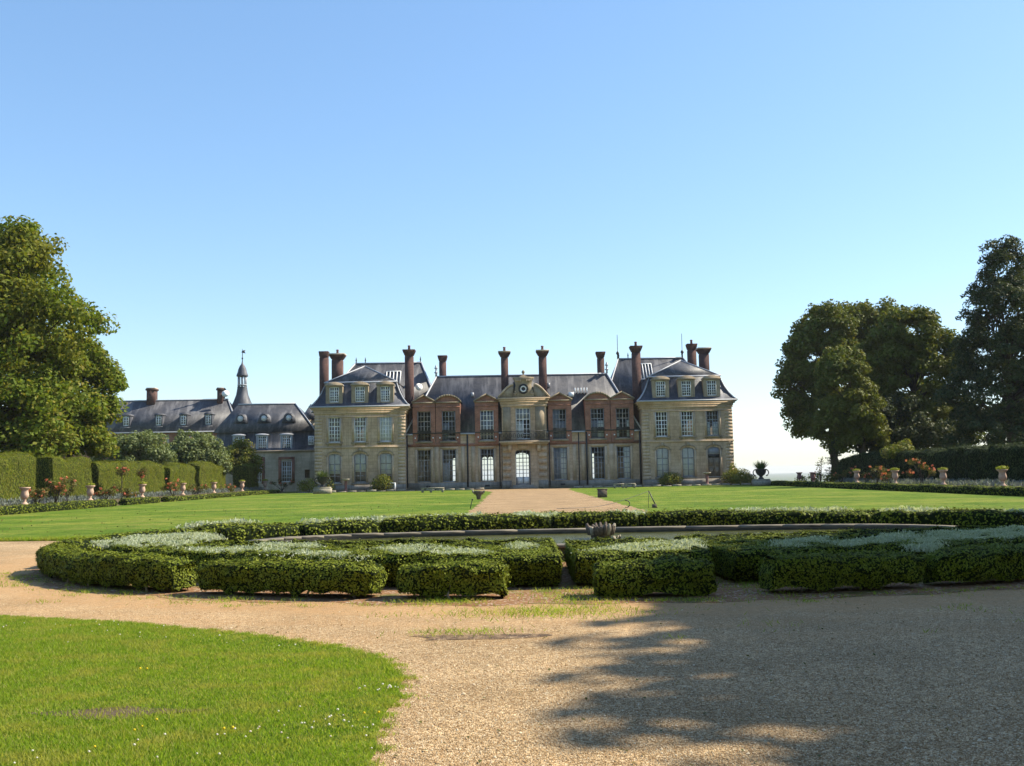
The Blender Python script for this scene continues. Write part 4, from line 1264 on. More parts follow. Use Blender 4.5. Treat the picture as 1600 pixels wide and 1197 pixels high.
for x in (-33.35, -30.45, -27.42):
    z = 9.0
    yd = YW + 0.15 + (z - 0.75 - 7.26) / 3.64 * 3.95
    mb = MB()
    mb.tube([(x + 0.45 * math.cos(t), yd, z + 0.45 * math.sin(t)) for t in np.linspace(0, 6.283, 17)], 0.10, 6)
    oc = mb.build("oculus_dormer", M['blue_slate'], wing)
    mb = MB()
    pr = [(-0.85, z - 0.6)] + [(0.62 * -math.cos(t), z + 0.62 * math.sin(t)) for t in np.linspace(0.1, math.pi - 0.1, 9)] + [(0.85, z - 0.6)]
    mb.extrude([(x + a, b) for a, b in pr[::-1]], yd + 0.02, yd + 2.2)
    mb.build("oculus_hood", M['blue_slate'], oc)
    mb = MB()
    mb.lathe([(0.36, 0), (0.36, 0.02)], 16)
    g_ = mb.build("oculus_pane", M['dish'], oc, loc=(x, yd + 0.0, z))
    g_.rotation_euler = (R(90), 0, 0)

srv = empty("service_range", (-50, 136, 0), "long service range with grey slate roof and small arched dormers behind the shrubs", "building")
YS = 136.0
mb = MB()
sops = [(x, 5.6, 1.0, 1.8, 0.0) for x in (-57, -53.5, -50, -46.5, -43, -39.6)]
wall(mb, -68, -36.6, 0, 8.0, YS, sops, 0.3)
mb.box(-67.9, -36.7, YS + 1.2, 143.5, 0, 7.9)
mb.build("wall", M['brick'], srv)
for x in (-57, -53.5, -50, -46.5, -43, -39.6):
    mb = MB()
    mb.box(x - 0.85, x - 0.51, YS - 0.04, YS + 0.05, 5.3, 7.7); mb.box(x + 0.51, x + 0.85, YS - 0.04, YS + 0.05, 5.3, 7.7)
    mb.build("stone_surround", M['pale_stone'], srv)
    window(srv, x, 5.61, 0.98, 1.78, YS + 0.1, 'white', (1, 3), 2, 0.3)
mb = MB()
hip_roof(mb, -68.5, -36.3, YS - 0.35, 144.4, 8.02, -64, -39.0, 140, 140, 12.55)
sr = mb.build("roof", M['slate'], srv)
edge_strip("ridge_cap", sr, [(-64, 140, 12.57), (-39.0, 140, 12.57)], 0.09)
edge_strip("ridge_cap", sr, [(-36.3, YS - 0.35, 8.05), (-39.0, 140, 12.57)], 0.08)
MB().box(-68.5, -36.3, YS - 0.42, YS - 0.3, 7.9, 8.05).build("gutter", M['lead'], srv)
for x in (-51.6, -47.25, -43.95, -40.62):
    yd = YS + 0.45
    mb = MB()
    wall(mb, x - 0.52, x + 0.52, 8.75, 10.3, yd, [(x, 8.95, 0.74, 1.4, 0.25)], 0.15)
    for xx in (x - 0.52, x + 0.52):
        mb.add([(xx, yd, 8.75), (xx, yd + 2.0, 8.75), (xx, yd + 2.0, 10.3), (xx, yd, 10.3)], [(0, 1, 2, 3)])
    dm = mb.build("dormer", M['blue_slate'], srv)
    mb = MB()
    arc = [(x - 0.6 * math.cos(t), 10.28 + 0.34 * math.sin(t)) for t in np.linspace(0, math.pi, 9)]
    mb.extrude(arc[::-1], yd - 0.06, yd + 2.4)
    mb.build("dormer_roof", M['blue_slate'], dm)
    MB().box(x - 0.6, x + 0.6, yd - 0.10, yd + 0.1, 8.66, 8.76).build("dormer_sill", M['white'], dm)
    MB().box(x - 0.5, x + 0.5, yd + 0.5, yd + 0.52, 8.77, 10.28).build("dormer_lining", M['interior'], dm)
    window(srv, x, 8.96, 0.72, 1.37, yd + 0.05, 'white', (1, 3), 1, 0.2)
def small_chimney(x0, x1, z0, z1, par):
    mb = MB()
    mb.box(x0, x1, 139.4, 140.6, z0, z1 - 0.35)
    c = mb.build("chimney", M['chimney_brick'], par)
    MB().box(x0 - 0.12, x1 + 0.12, 139.28, 140.72, z1 - 0.348, z1 - 0.1).build("chimney_head", M['chimney_brick'], c)
    MB().box(x0 - 0.04, x1 + 0.04, 139.36, 140.64, z1 - 0.098, z1 + 0.04).build("chimney_cap", M['pale_stone'], c)
small_chimney(-49.95, -48.85, 11.9, 14.25, srv)
small_chimney(-40.3, -39.55, 11.5, 14.1, srv)
d_ = MB().lathe([(0.02, 0), (0.3, 0.03), (0.48, 0.12), (0.5, 0.15)], 14).build("satellite_dish", M['dish'], srv, True, loc=(-39.1, 139.2, 13.2))
d_.rotation_euler = (R(70), 0, R(10))

tur = empty("bell_turret", (-37.3, 141, 0), "slate bell turret with open lantern, dome and weathervane above the wings", "bell turret")
mb = MB(); mb.box(-38.85, -35.75, 139.6, 142.6, 0, 10.6)
mb.build("tower_wall", M['brick'], tur)
oct_ = 8
mb = MB()
mb.lathe([(2.1, 10.4), (1.75, 11.2), (1.25, 12.2), (0.85, 13.2), (0.68, 14.2), (0.72, 14.3)], oct_, (-37.3, 141, 0))
mb.build("flared_roof", M['blue_slate'], tur)
for k in range(8):
    t = R(22.5 + 45 * k)
    MB().tube([(-37.3 + 0.55 * math.cos(t), 141 + 0.55 * math.sin(t), 14.28), (-37.3 + 0.55 * math.cos(t), 141 + 0.55 * math.sin(t), 15.75)], 0.085, 6).build("lantern_post", M['lead'], tur)
MB().lathe([(0.68, 14.5), (0.70, 14.56), (0.62, 14.62)], oct_, (-37.3, 141, 0)).build("lantern_rail", M['lead'], tur)
mb = MB()
mb.lathe([(0.62, 15.7), (0.82, 15.78), (0.80, 15.95), (0.66, 16.3), (0.56, 16.75), (0.36, 17.2), (0.14, 17.5), (0.08, 17.8)], 12, (-37.3, 141, 0))
mb.build("dome", M['blue_slate'], tur, True)
MB().lathe([(0.07, 17.7), (0.05, 18.1), (0.14, 18.25), (0.06, 18.4), (0.03, 19.5), (0.02, 19.6)], 6, (-37.3, 141, 0)).build("finial", M['iron'], tur)
MB().extrude([(-37.45, 19.1), (-36.85, 18.95), (-37.0, 19.2), (-36.85, 19.45), (-37.3, 19.35)], 140.97, 141.03).build("weathervane", M['iron'], tur)

MB().box(-25.9, -24.3, 126.4, 128.0, 7.5, 8.75).build("corner_turret", M['pale_stone'], wing)
mb = MB()
hip_roof(mb, -26.2, -24.0, 126.1, 128.3, 8.752, -25.15, -25.05, 127.2, 127.2, 10.75)
mb.build("turret_roof", M['blue_slate'], wing)

# ------------------------------------------------------------------ trees
def shade_spread(g, k):
    u = g.normal(size=(k, 3))
    return unit(u)

def tube_limb(mb, a, b, r0, r1, g, bend=0.12):
    a, b = np.array(a, float), np.array(b, float)
    L = np.linalg.norm(b - a)
    pts = []
    for t in (0, 0.33, 0.66, 1.0):
        q = a + (b - a) * t
        if 0 < t < 1:
            q = q + g.normal(0, bend * L * 0.35, 3)
        pts.append(tuple(q))
    mb.tube(pts, [r0, r0 * 0.7 + r1 * 0.3, r0 * 0.4 + r1 * 0.6, r1], 6)

def tree(name, label, cat, base, lobes, n, leaf, mat, trunk_r, fork, seed, group=None, clump=1.0, per=11.0, droop=0.25, flat=0.7, aspect=0.62, trunk_top=None):
    """lobes: (x, y, z, rx, ry, rz) in world metres; leaves sit in clumps on the lobes' outer shells"""
    g = np.random.default_rng(seed)
    root = empty(name, base, label, cat, group)
    C, Rr, W = [], [], []
    for (x, y, z, rx, ry, rz) in lobes:
        m = max(5, int(per * (rx * ry * rz) ** (2 / 3) / clump ** 2))
        d = shade_spread(g, m)
        d[:, 2] = np.where(d[:, 2] < -0.55, -d[:, 2] * 0.6, d[:, 2])
        rad = g.uniform(0.62, 1.0, (m, 1)) ** 0.6
        C.append(np.array([x, y, z]) + d * rad * np.array([rx, ry, rz]))
        Rr.append(clump * g.uniform(0.65, 1.35, m))
        W.append(np.full(m, 1.0))
    C, Rr = np.concatenate(C), np.concatenate(Rr)
    w = Rr ** 2
    i = g.choice(len(C), n, p=w / w.sum())
    d = shade_spread(g, n)
    rad = g.uniform(0, 1, (n, 1)) ** 0.45
    off = d * rad * Rr[i][:, None] * np.array([1, 1, flat])
    off[:, 2] -= droop * (off[:, 0] ** 2 + off[:, 1] ** 2) / Rr[i]
    p = C[i] + off
    nr = d * 0.7 + g.normal(0, 0.55, (n, 3)) + np.array([0, 0, 0.45])
    v, f = leaf_quads(p, nr, leaf, aspect, g=g)
    mb = MB(); mb.add(v, f)
    mb.build("crown", mat, root)
    mb = MB()
    b = np.array(base, float)
    top = np.array(fork, float)
    t_end = np.array(trunk_top, float) if trunk_top is not None else top + np.array([0, 0, (C[:, 2].max() - top[2]) * 0.55])
    mid = b + (top - b) * 0.5 + g.normal(0, trunk_r * 0.25, 3) * np.array([1, 1, 0])
    mb.tube([tuple(b + np.array([0, 0, -0.1])), tuple(b + (top - b) * 0.12), tuple(mid), tuple(top), tuple(t_end)], [trunk_r * 1.45, trunk_r * 1.05, trunk_r * 0.92, trunk_r * 0.8, trunk_r * 0.18], 9)
    pick = g.permutation(len(C))[:min(len(C), 46)]
    for k in pick:
        hi = C[k]
        s = np.clip((hi[2] - top[2]) / max(t_end[2] - top[2], 0.1) * 0.55 + g.uniform(-0.1, 0.1), 0.0, 0.85)
        st = top + (t_end - top) * s
        tube_limb(mb, st, hi, trunk_r * (0.36 - 0.25 * s), trunk_r * 0.05, g)
    mb.build("trunk", M['bark'], root)
    return root

# left: a big lime with a second crown below it, and one more behind the frame edge
tree("lime_tree", "tallest broad leafy tree at the left edge, its crown cut by the frame", "tree", (-39, 75, 0),
     [(-38.5, 75, 16.5, 5.0, 5, 4.6), (-40, 75, 10.5, 7.6, 6.5, 5.2), (-34.5, 74, 12.4, 4.3, 4.5, 4.0), (-38, 73, 6.5, 7.5, 5, 3.6), (-45, 75, 14, 6, 6, 6), (-36.3, 75, 19.0, 2.3, 2.6, 2.2), (-37.5, 73.0, 4.6, 6.0, 4.0, 2.2)],
     74000, 0.34, M['lime_leaf'], 0.55, (-39, 75, 4.0), 11, None, 1.25, 5.2)
tree("lime_tree", "lower rounded leafy tree leaning over the clipped hedge, beside the tallest tree", "tree", (-34.6, 80, 0),
     [(-34.3, 80, 8.6, 3.4, 3.6, 3.6), (-33.1, 79, 6.2, 2.4, 3.0, 2.6), (-35.8, 79, 5.6, 3.6, 3.2, 2.8), (-34.4, 79.5, 11.2, 2.2, 2.4, 1.9), (-33.6, 78.5, 4.4, 2.8, 2.6, 1.9)],
     36000, 0.32, M['lime_leaf'], 0.35, (-34.6, 80, 3.0), 12, None, 1.0, 5.5)
tree("lime_tree", "leafy tree mostly outside the frame, topping the left edge", "tree", (-45.5, 83, 0),
     [(-45, 83, 17.5, 5.5, 5, 5.5), (-46, 83, 10, 7, 6, 6)], 26000, 0.4, M['lime_leaf'], 0.5, (-45.5, 83, 5), 13, None, 1.35, 5.0)

# shrubby trees before the side wing
tree("apple_tree", "grey-green bushy tree before the service range, nearest the big left tree", "tree", (-36.2, 100, 0),
     [(-36.3, 100, 3.9, 2.8, 2.6, 2.6), (-38.3, 100.5, 3.8, 2.4, 2.4, 2.2), (-34.6, 100, 3.2, 1.9, 2, 1.8)], 22000, 0.24, M['apple_leaf'], 0.2, (-36.2, 100, 1.6), 14, None, 0.7, 6, 0.1)
tree("apple_tree", "grey-green bushy tree before the service range, nearer the mansard wing", "tree", (-33.6, 108, 0),
     [(-33.7, 108, 4.2, 2.6, 2.6, 2.7), (-35.5, 108, 3.4, 2.0, 2.2, 2.0), (-31.9, 108, 3.4, 1.9, 2.0, 2.0)], 22000, 0.25, M['apple_leaf'], 0.2, (-33.6, 108, 1.6), 15, None, 0.7, 6, 0.1)
tree("cherry_tree", "small bright green tree before the mansard wing, above the last hedge block", "tree", (-31.9, 119, 0),
     [(-32.0, 119, 3.8, 1.9, 1.8, 1.9), (-33.2, 119, 3.1, 1.5, 1.6, 1.6), (-30.8, 119, 3.4, 1.3, 1.4, 1.6), (-31.4, 119, 5.3, 0.9, 0.9, 0.8)], 13000, 0.25, M['bush_leaf'], 0.16, (-31.9, 119, 1.4), 16, None, 0.6, 6, 0.1)

# right: a group of limes and a tall dark tree
tree("lime_tree", "rounded smaller lime standing in front of the right-hand tree group", "tree", (35.2, 104, 0),
     [(33.8, 104, 10.9, 2.3, 2.6, 3.2), (34.3, 103.5, 7.6, 2.9, 3.0, 3.0), (35.2, 104, 4.7, 2.7, 2.6, 2.0), (32.9, 104, 5.6, 1.9, 2.2, 2.0)],
     34000, 0.34, M['shade_leaf'], 0.4, (35.4, 104, 2.9), 21, None, 0.95, 5.5)
tree("lime_tree", "wide tree at the near end of the right-hand group, leaning over the terrace edge", "tree", (37.5, 120, 0),
     [(35.6, 120, 14.6, 3.6, 4, 4.2), (34.3, 120, 11.0, 2.8, 3.6, 4.2), (36.0, 119, 6.6, 3.4, 3.4, 3.2), (37.5, 120, 17.4, 3.4, 4, 3.4), (37.8, 120, 12.0, 3.6, 3.6, 4.0), (34.8, 120, 8.2, 2.5, 3, 2.8)],
     46000, 0.38, M['shade_leaf'], 0.5, (37.3, 120, 4.0), 22, None, 1.15, 4.0)
tree("lime_tree", "wide tree with sky gaps in the middle of the right-hand group", "tree", (43.5, 124, 0),
     [(40.5, 124, 18.6, 4.2, 4, 3.2), (44.5, 124, 18.2, 4.2, 4, 3.6), (42, 124, 13.0, 4.6, 4, 3.0), (46, 123, 11.5, 5.0, 4, 4.0), (42, 123, 6.5, 5, 4, 3.2)],
     40000, 0.40, M['shade_leaf'], 0.6, (43.5, 124, 5), 23, None, 1.2, 3.6)
tree("lime_tree", "upright leafy tree beside the tall dark tree, in the right-hand group", "tree", (44.0, 112, 0),
     [(43.9, 112, 16.8, 2.9, 3, 2.9), (44.0, 112, 11.5, 4.4, 3.8, 4.0), (42.4, 111, 6.4, 4.2, 3.4, 3.2), (46.5, 111, 6, 3.8, 3.4, 3.4), (46.2, 112, 13.6, 3.6, 3.4, 3.6), (41.0, 112, 14.0, 2.6, 3, 3.0)],
     52000, 0.37, M['shade_leaf'], 0.45, (44.0, 112, 4), 24, None, 1.1, 5.0)
tree("dark_tree", "tallest dark feathery tree at the right edge", "tree", (46.2, 95, 0),
     [(46.4, 95, 20.2, 1.8, 2, 3.0), (45.8, 95, 16.6, 3.4, 3.4, 2.8), (46.5, 95, 12.6, 4.8, 4.4, 3.2), (46.0, 95, 8.4, 5.6, 4.6, 3.4), (45.5, 94, 4.6, 5.6, 4.2, 2.6)],
     56000, 0.36, M['blue_leaf'], 0.55, (46.2, 95, 3.5), 25, None, 0.95, 5.6, 0.55, 0.45, 0.4)
tree("dark_tree", "dark tree partly outside the frame, beside the tallest dark tree", "tree", (53.0, 100, 0),
     [(52.5, 100, 18.2, 3.2, 3, 4.2), (52.8, 100, 12.0, 5.0, 4.4, 4.4), (52.0, 99, 6.0, 5.5, 4.4, 4.2)], 36000, 0.4, M['blue_leaf'], 0.5, (53, 100, 4), 26, None, 1.1, 5.0, 0.5, 0.5, 0.45)
tree("dark_tree", "low dark tree filling the gap behind the right-hand hedge", "tree", (40.2, 108, 0),
     [(40.2, 108, 5.6, 3.4, 3, 3.6), (38.2, 108, 4.0, 2.4, 2.4, 2.4), (43, 107, 4.2, 3, 2.6, 2.8)], 20000, 0.34, M['blue_leaf'], 0.3, (40.2, 108, 2.4), 27, None, 0.95, 5.5)

# tall trees beyond the right of the frame: they throw the shade over the drive and the near beds
for k, (x, y, z, r_, sd) in enumerate(((26.9, 12.4, 13.5, 8.6, 31), (27.6, 3.4, 14.0, 8.6, 32), (31.8, 21.6, 14.0, 8.0, 33), (39.5, 11.2, 14.5, 8.6, 34))):
    tree("unseen_tree", ("spreading park tree casting shade on the near beds", "spreading park tree casting shade on the gravel", "spreading park tree behind the shade trees", "spreading park tree farthest to the right of the drive")[k], "tree", (x, y, 0),
         [(x, y, z, r_, r_, r_ * 0.62), (x - r_ * 0.35, y + 1, z - 3, r_ * 0.7, r_ * 0.8, r_ * 0.4)] + ([(x + 0.2, y + 4.6, z, 8.2, 5.5, 5.2), (x + 0.7, y - 4.4, z - 0.5, 8.2, 5.5, 5.0)] if k == 0 else []), 40000 if k else 90000, 0.72, M['shade_leaf'], 0.5, (x, y, 5), sd, None, 2.1, 5.5, 0.12, 0.85)

for k, (x, y, z, r_, sd) in enumerate(((10.0, -13.0, 12.5, 7.5, 35), (-7.0, -15.0, 12.5, 7.5, 36), (21.0, -7.5, 12.0, 7.0, 37), (-20.0, -9.0, 12.0, 7.0, 38))):  # unseen trees added to block sky light and deepen the shade
    tree("unseen_tree", ("added unseen tree blocking sky light behind the viewer, right of the drive", "added unseen tree blocking sky light behind the viewer, left of the drive", "added unseen tree blocking sky light at the right, level with the viewer", "added unseen tree blocking sky light at the left, level with the viewer")[k], "tree", (x, y, 0),
         [(x, y, z, r_, r_, r_ * 0.7), (x - r_ * 0.3, y + 1, z - 4.5, r_ * 0.85, r_ * 0.85, r_ * 0.45)], 9000, 1.1, M['shade_leaf'], 0.5, (x, y, 4), sd, None, 1.8, 4.0)

# ------------------------------------------------------------------ clipped hedges and beds
def skin(rows, closed=False):
    """rows (m, k, 3) -> verts, quads"""
    m, k, _ = rows.shape
    i = (np.arange(m - 1)[:, None] * k + np.arange(k - 1)[None]).ravel()
    return rows.reshape(-1, 3), np.stack([i, i + k, i + k + 1, i + 1], 1)

def hedge_mesh(rows, leaf, density, mats, aspect=0.6, up=0.0, jitter=0.02, puff=0.6, g=rng):
    """body skin with end caps plus leaves over its surface; rows run along the hedge, columns across from one foot over the top to the other"""
    rows = rows + g.normal(0, jitter, rows.shape)
    v, f = skin(rows)
    m, k, _ = rows.shape
    mid = rows.mean(1)
    caps_v, caps_f = [], []
    for r_, sgn in ((0, 1), (m - 1, -1)):
        h = k // 2
        lo, hi = rows[r_, :h], rows[r_, ::-1][:h]
        cc = np.stack([lo, (lo + hi) / 2, hi], 1)
        if sgn < 0:
            cc = cc[:, ::-1]
        cv, cf = skin(cc)
        caps_v.append(cv); caps_f.append(cf)
    mb = MB()
    # orient outward
    cen = rows.mean(axis=1).repeat(k, 0).reshape(m, k, 3).reshape(-1, 3)
    for vv, ff, ref in [(v, f, cen)] + [(cv, cf, np.repeat(rows.mean((0, 1))[None], len(cv), 0)) for cv, cf in zip(caps_v, caps_f)]:
        n_ = np.cross(vv[ff[:, 2]] - vv[ff[:, 0]], vv[ff[:, 3]] - vv[ff[:, 1]])
        out = ((vv[ff].mean(1) - ref[ff[:, 0]]) * n_).sum(1)
        ff = np.where((out < 0)[:, None], ff[:, ::-1], ff)
        mb.add(vv, ff, 0)
        n1 = np.cross(vv[ff[:, 2]] - vv[ff[:, 0]], vv[ff[:, 3]] - vv[ff[:, 1]])
        area = np.linalg.norm(n1, axis=1).sum() * 0.5
        cnt = int(area * density)
        if cnt < 1:
            continue
        p, nr, _ = sample_quads(vv, ff, cnt, g)
        p = p + nr * g.uniform(-0.3, 1.0, (cnt, 1)) * leaf * puff
        # twigs that stick out here and there
        odd = g.uniform(size=(cnt, 1)) < 0.06
        p = p + nr * odd * g.uniform(0.4, 1.4, (cnt, 1)) * leaf
        lv, lf = leaf_quads(p, nr + g.normal(0, 0.26, nr.shape) + np.array([0, 0, 0.1]), leaf, aspect, up, g=g)
        mb.add(lv, lf, 1)
    return mb

def strip_rows(center, width, height, z0=0.05, under=0.12, step=0.14):
    """center: list of (x, y); cross-section with a tucked-in foot and rounded shoulders"""
    pts = np.array(center, float)
    d = np.gradient(pts, axis=0)
    d = d / np.linalg.norm(d, axis=1, keepdims=True)
    nrm = np.stack([-d[:, 1], d[:, 0]], 1)
    h, w = height, width / 2
    sec = [(-(w - under), 0), (-(w - under * 0.3), h * 0.25), (-w, h * 0.55), (-w, h * 0.82), (-w + 0.05, h * 0.96), (-w * 0.55, h), (0, h * 1.01), (w * 0.55, h),
           (w - 0.05, h * 0.96), (w, h * 0.82), (w, h * 0.55), (w - under * 0.3, h * 0.25), (w - under, 0)]
    g = np.random.default_rng(len(pts))
    hv = 1 + 0.05 * np.convolve(g.normal(size=len(pts) + 8), np.ones(9) / 3, 'valid')[:len(pts)]
    wv = 1 + 0.07 * np.convolve(g.normal(size=len(pts) + 8), np.ones(9) / 3, 'valid')[:len(pts)]
    if len(pts) > 8 and under > 0:
        wv[0] *= 0.70; wv[-1] *= 0.70; wv[1] *= 0.90; wv[-2] *= 0.90
        hv[0] *= 0.93; hv[-1] *= 0.93; hv[1] *= 0.97; hv[-2] *= 0.97
    rows = np.empty((len(pts), len(sec), 3))
    for j, (o_, z) in enumerate(sec):
        o_ = o_ * wv
        rows[:, j, 0] = pts[:, 0] + nrm[:, 0] * o_
        rows[:, j, 1] = pts[:, 1] + nrm[:, 1] * o_
        rows[:, j, 2] = z0 + z * hv
    return rows

def oval_pts(a, b, d0, d1, step=0.13):
    L = abs(R(d1 - d0)) * (a + b) / 2
    return [oval(d0 + (d1 - d0) * t, a, b) for t in np.linspace(0, 1, max(5, int(L / step)))]

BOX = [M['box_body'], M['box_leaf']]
def stems(par, pts, every, g, hgt=0.16):
    for x, y in pts[3:-2:every]:
        if g.uniform() < 0.75:
            mb = MB()
            ox, oy = g.normal(0, 0.10, 2)
            mb.tube([(x + ox, y - 0.12 + oy, -0.01), (x + ox + g.normal(0, 0.04), y - 0.12 + oy, 0.08), (x + ox + g.normal(0, 0.09), y - 0.05 + oy, hgt + 0.05)], [0.020, 0.016, 0.011], 5)
            mb.build("stem", M['twig'], par)

g5 = np.random.default_rng(55)
outer = [(188.0, 228.4, "curved outer box hedge at the left end of the oval parterre"),
         (230.8, 246.6, "long outer box hedge before the silver-planted left bed"),
         (248.7, 256.3, "short outer box hedge with sunlit round end, nearest the camera"),
         (262.7, 270.9, "outer box hedge before the small middle bed, half in shade"),
         (274.9, 286.4, "shaded outer box hedge before the right bed"),
         (287.7, 300.0, "shaded outer box hedge running off the right edge of the photo")]
for a0, a1, lab in outer:
    pts = oval_pts(10.6, 7.35, a0, a1)
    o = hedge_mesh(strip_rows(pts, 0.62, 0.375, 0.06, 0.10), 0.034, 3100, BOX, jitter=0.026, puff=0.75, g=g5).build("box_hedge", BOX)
    tag(o, lab, "hedge", "outer box hedges of the parterre")
    stems(o, pts, 4, g5)
# raised beds: clipped border, lower clipped filling
def bed_rows(f_ab, r_ab, d0, d1, hb=0.42, hf=0.37, rear_drop=0.0):
    n_ = max(6, int(abs(R(d1 - d0)) * (f_ab[0] + f_ab[1]) / 2 / 0.15))
    rows = []
    sec = [(0.05, 0.0), (0.01, 0.18), (0.0, 0.33), (0.015, hb * 0.97), (0.06, hb), (0.11, hb * 0.98), (0.15, hf + 0.02), (0.2, hf)] + [(t, hf) for t in np.linspace(0.26, 0.74, 9)] + \
          [(0.8, hf), (0.85, hf + 0.02), (0.89, hb * 0.98), (0.94, hb), (0.985, hb * 0.97), (1.0, 0.33), (0.99, 0.18), (0.95, 0.0)]
    g = np.random.default_rng(int(d0 * 10))
    for d in np.linspace(d0, d1, n_):
        a = np.array(oval(d, *f_ab)); b = np.array(oval(d, *r_ab))
        rows.append([(*(a + (b - a) * t), 0.04 + z + (g.normal(0, 0.018) if 0.2 < t < 0.8 else 0)) for t, z in sec])
    return np.array(rows)
beds = [(186.0, 259.9, (9.75, 6.35), (8.6, 2.45), "wide left bed of clipped box edging silver santolina, sunlit"),
        (261.3, 272.4, (9.75, 6.35), (8.5, 2.9), "small middle bed of clipped box between the two garden gaps"),
        (274.6, 322.0, (9.75, 6.35), (8.6, 2.45), "wide right bed of clipped box edging silver santolina, in tree shade")]
for d0, d1, fa, ra, lab in beds:
    o = hedge_mesh(bed_rows(fa, ra, d0, d1), 0.036, 2200, BOX, jitter=0.022, puff=0.7, g=g5).build("box_bed_hedge", BOX)
    tag(o, lab, "box bed", "clipped box beds round the pond")
# far side: inner hedges towards the pond, outer hedge beyond them
for a0, a1, lab in ((153.6, 138.0, "sunlit box hedge at the left end of the far bed"), (137.0, 123.3, "far box hedge behind the pond, first right of the left gap"),
                    (122.3, 95.8, "long far box hedge behind the pond, left of the fountain stone"), (94.9, 92.0, "very short far box hedge, just left of the fountain stone"),
                    (91.4, 82.2, "far box hedge behind the fountain stone"), (81.5, 44.4, "longest far box hedge behind the pond, right of the fountain stone"),
                    (43.4, 12.0, "far box hedge running off at the right end of the pond")):
    pts = oval_pts(9.25, 4.95, a0, a1, 0.18)
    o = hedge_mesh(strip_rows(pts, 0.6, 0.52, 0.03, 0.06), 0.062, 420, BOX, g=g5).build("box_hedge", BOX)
    tag(o, lab, "hedge", "far box hedges of the parterre")
for a0, a1, lab in ((186, 152, "curved rear box hedge at the far left of the parterre"), (151, 118, "rear box hedge along the lawn, left part"), (117, 66, "rear box hedge along the path end"), (65, 24, "rear box hedge along the lawn, right part")):
    pts = oval_pts(10.55, 7.75, a0, a1, 0.2)
    o = hedge_mesh(strip_rows(pts, 0.6, 0.46, 0.03, 0.06), 0.066, 380, BOX, g=g5).build("box_hedge", BOX)
    tag(o, lab, "hedge", "rear box hedges of the parterre")
for a0, a1, lab in ((176, 150, "low box filling at the left of the far bed"), (148, 26, "low box filling of the far bed")):
    rows = []
    for d in np.linspace(a0, a1, 70 if a0 < 150 else 16):
        a = np.array(oval(d, 9.3, 5.2)); b = np.array(oval(d, 10.8, 7.5))
        rows.append([(*(a + (b - a) * t), z) for t, z in ((0.1, 0), (0.1, 0.2), (0.12, 0.36), (0.3, 0.40), (0.5, 0.40), (0.7, 0.40), (0.88, 0.36), (0.9, 0.2), (0.9, 0))])
    o = hedge_mesh(np.array(rows), 0.066, 300, BOX, g=g5).build("box_bed_hedge", BOX)
    tag(o, lab, "box bed", "clipped box beds round the pond")

# silver santolina: mounds of fine upright sprays
def santolina(poly, label, z0=0.44, hgt=0.15, dens=650, g=g5, size=0.075):
    P = np.array(poly, float)
    c = P.mean(0)
    lo, hi = P.min(0), P.max(0)
    area = 0.5 * abs(sum(P[i][0] * P[(i + 1) % len(P)][1] - P[(i + 1) % len(P)][0] * P[i][1] for i in range(len(P))))
    k = int(dens * area * 2.2 * ((hi - lo).prod() / max(area, 0.01)) / 2)
    x, y = g.uniform(lo[0], hi[0], k), g.uniform(lo[1], hi[1], k)
    x2, y2 = x + g.normal(0, 0.07, k), y + g.normal(0, 0.09, k)
    ok = inside(x, y, [tuple(p) for p in P])
    x, y = x2[ok], y2[ok]
    k = len(x)
    bump_ = 0.5 + 0.5 * fast_noise(x, y, 5.0, int(abs(c[0] * 100)) + 3)
    z = z0 + hgt * (0.35 + 0.65 * bump_) * g.uniform(0.3, 1.0, k)
    p = np.stack([x, y, z], 1)
    nr = g.normal(0, 1, (k, 3)); nr[:, 2] = 0.5 * np.abs(nr[:, 2])
    v, f = leaf_quads(p, nr, size, 0.36, 0.55, g=g)
    mb = MB(); mb.add(v, f)
    o = mb.build("silver_shrub", M['silver'])
    return tag(o, label, "santolina", "silver santolina in the parterre beds")

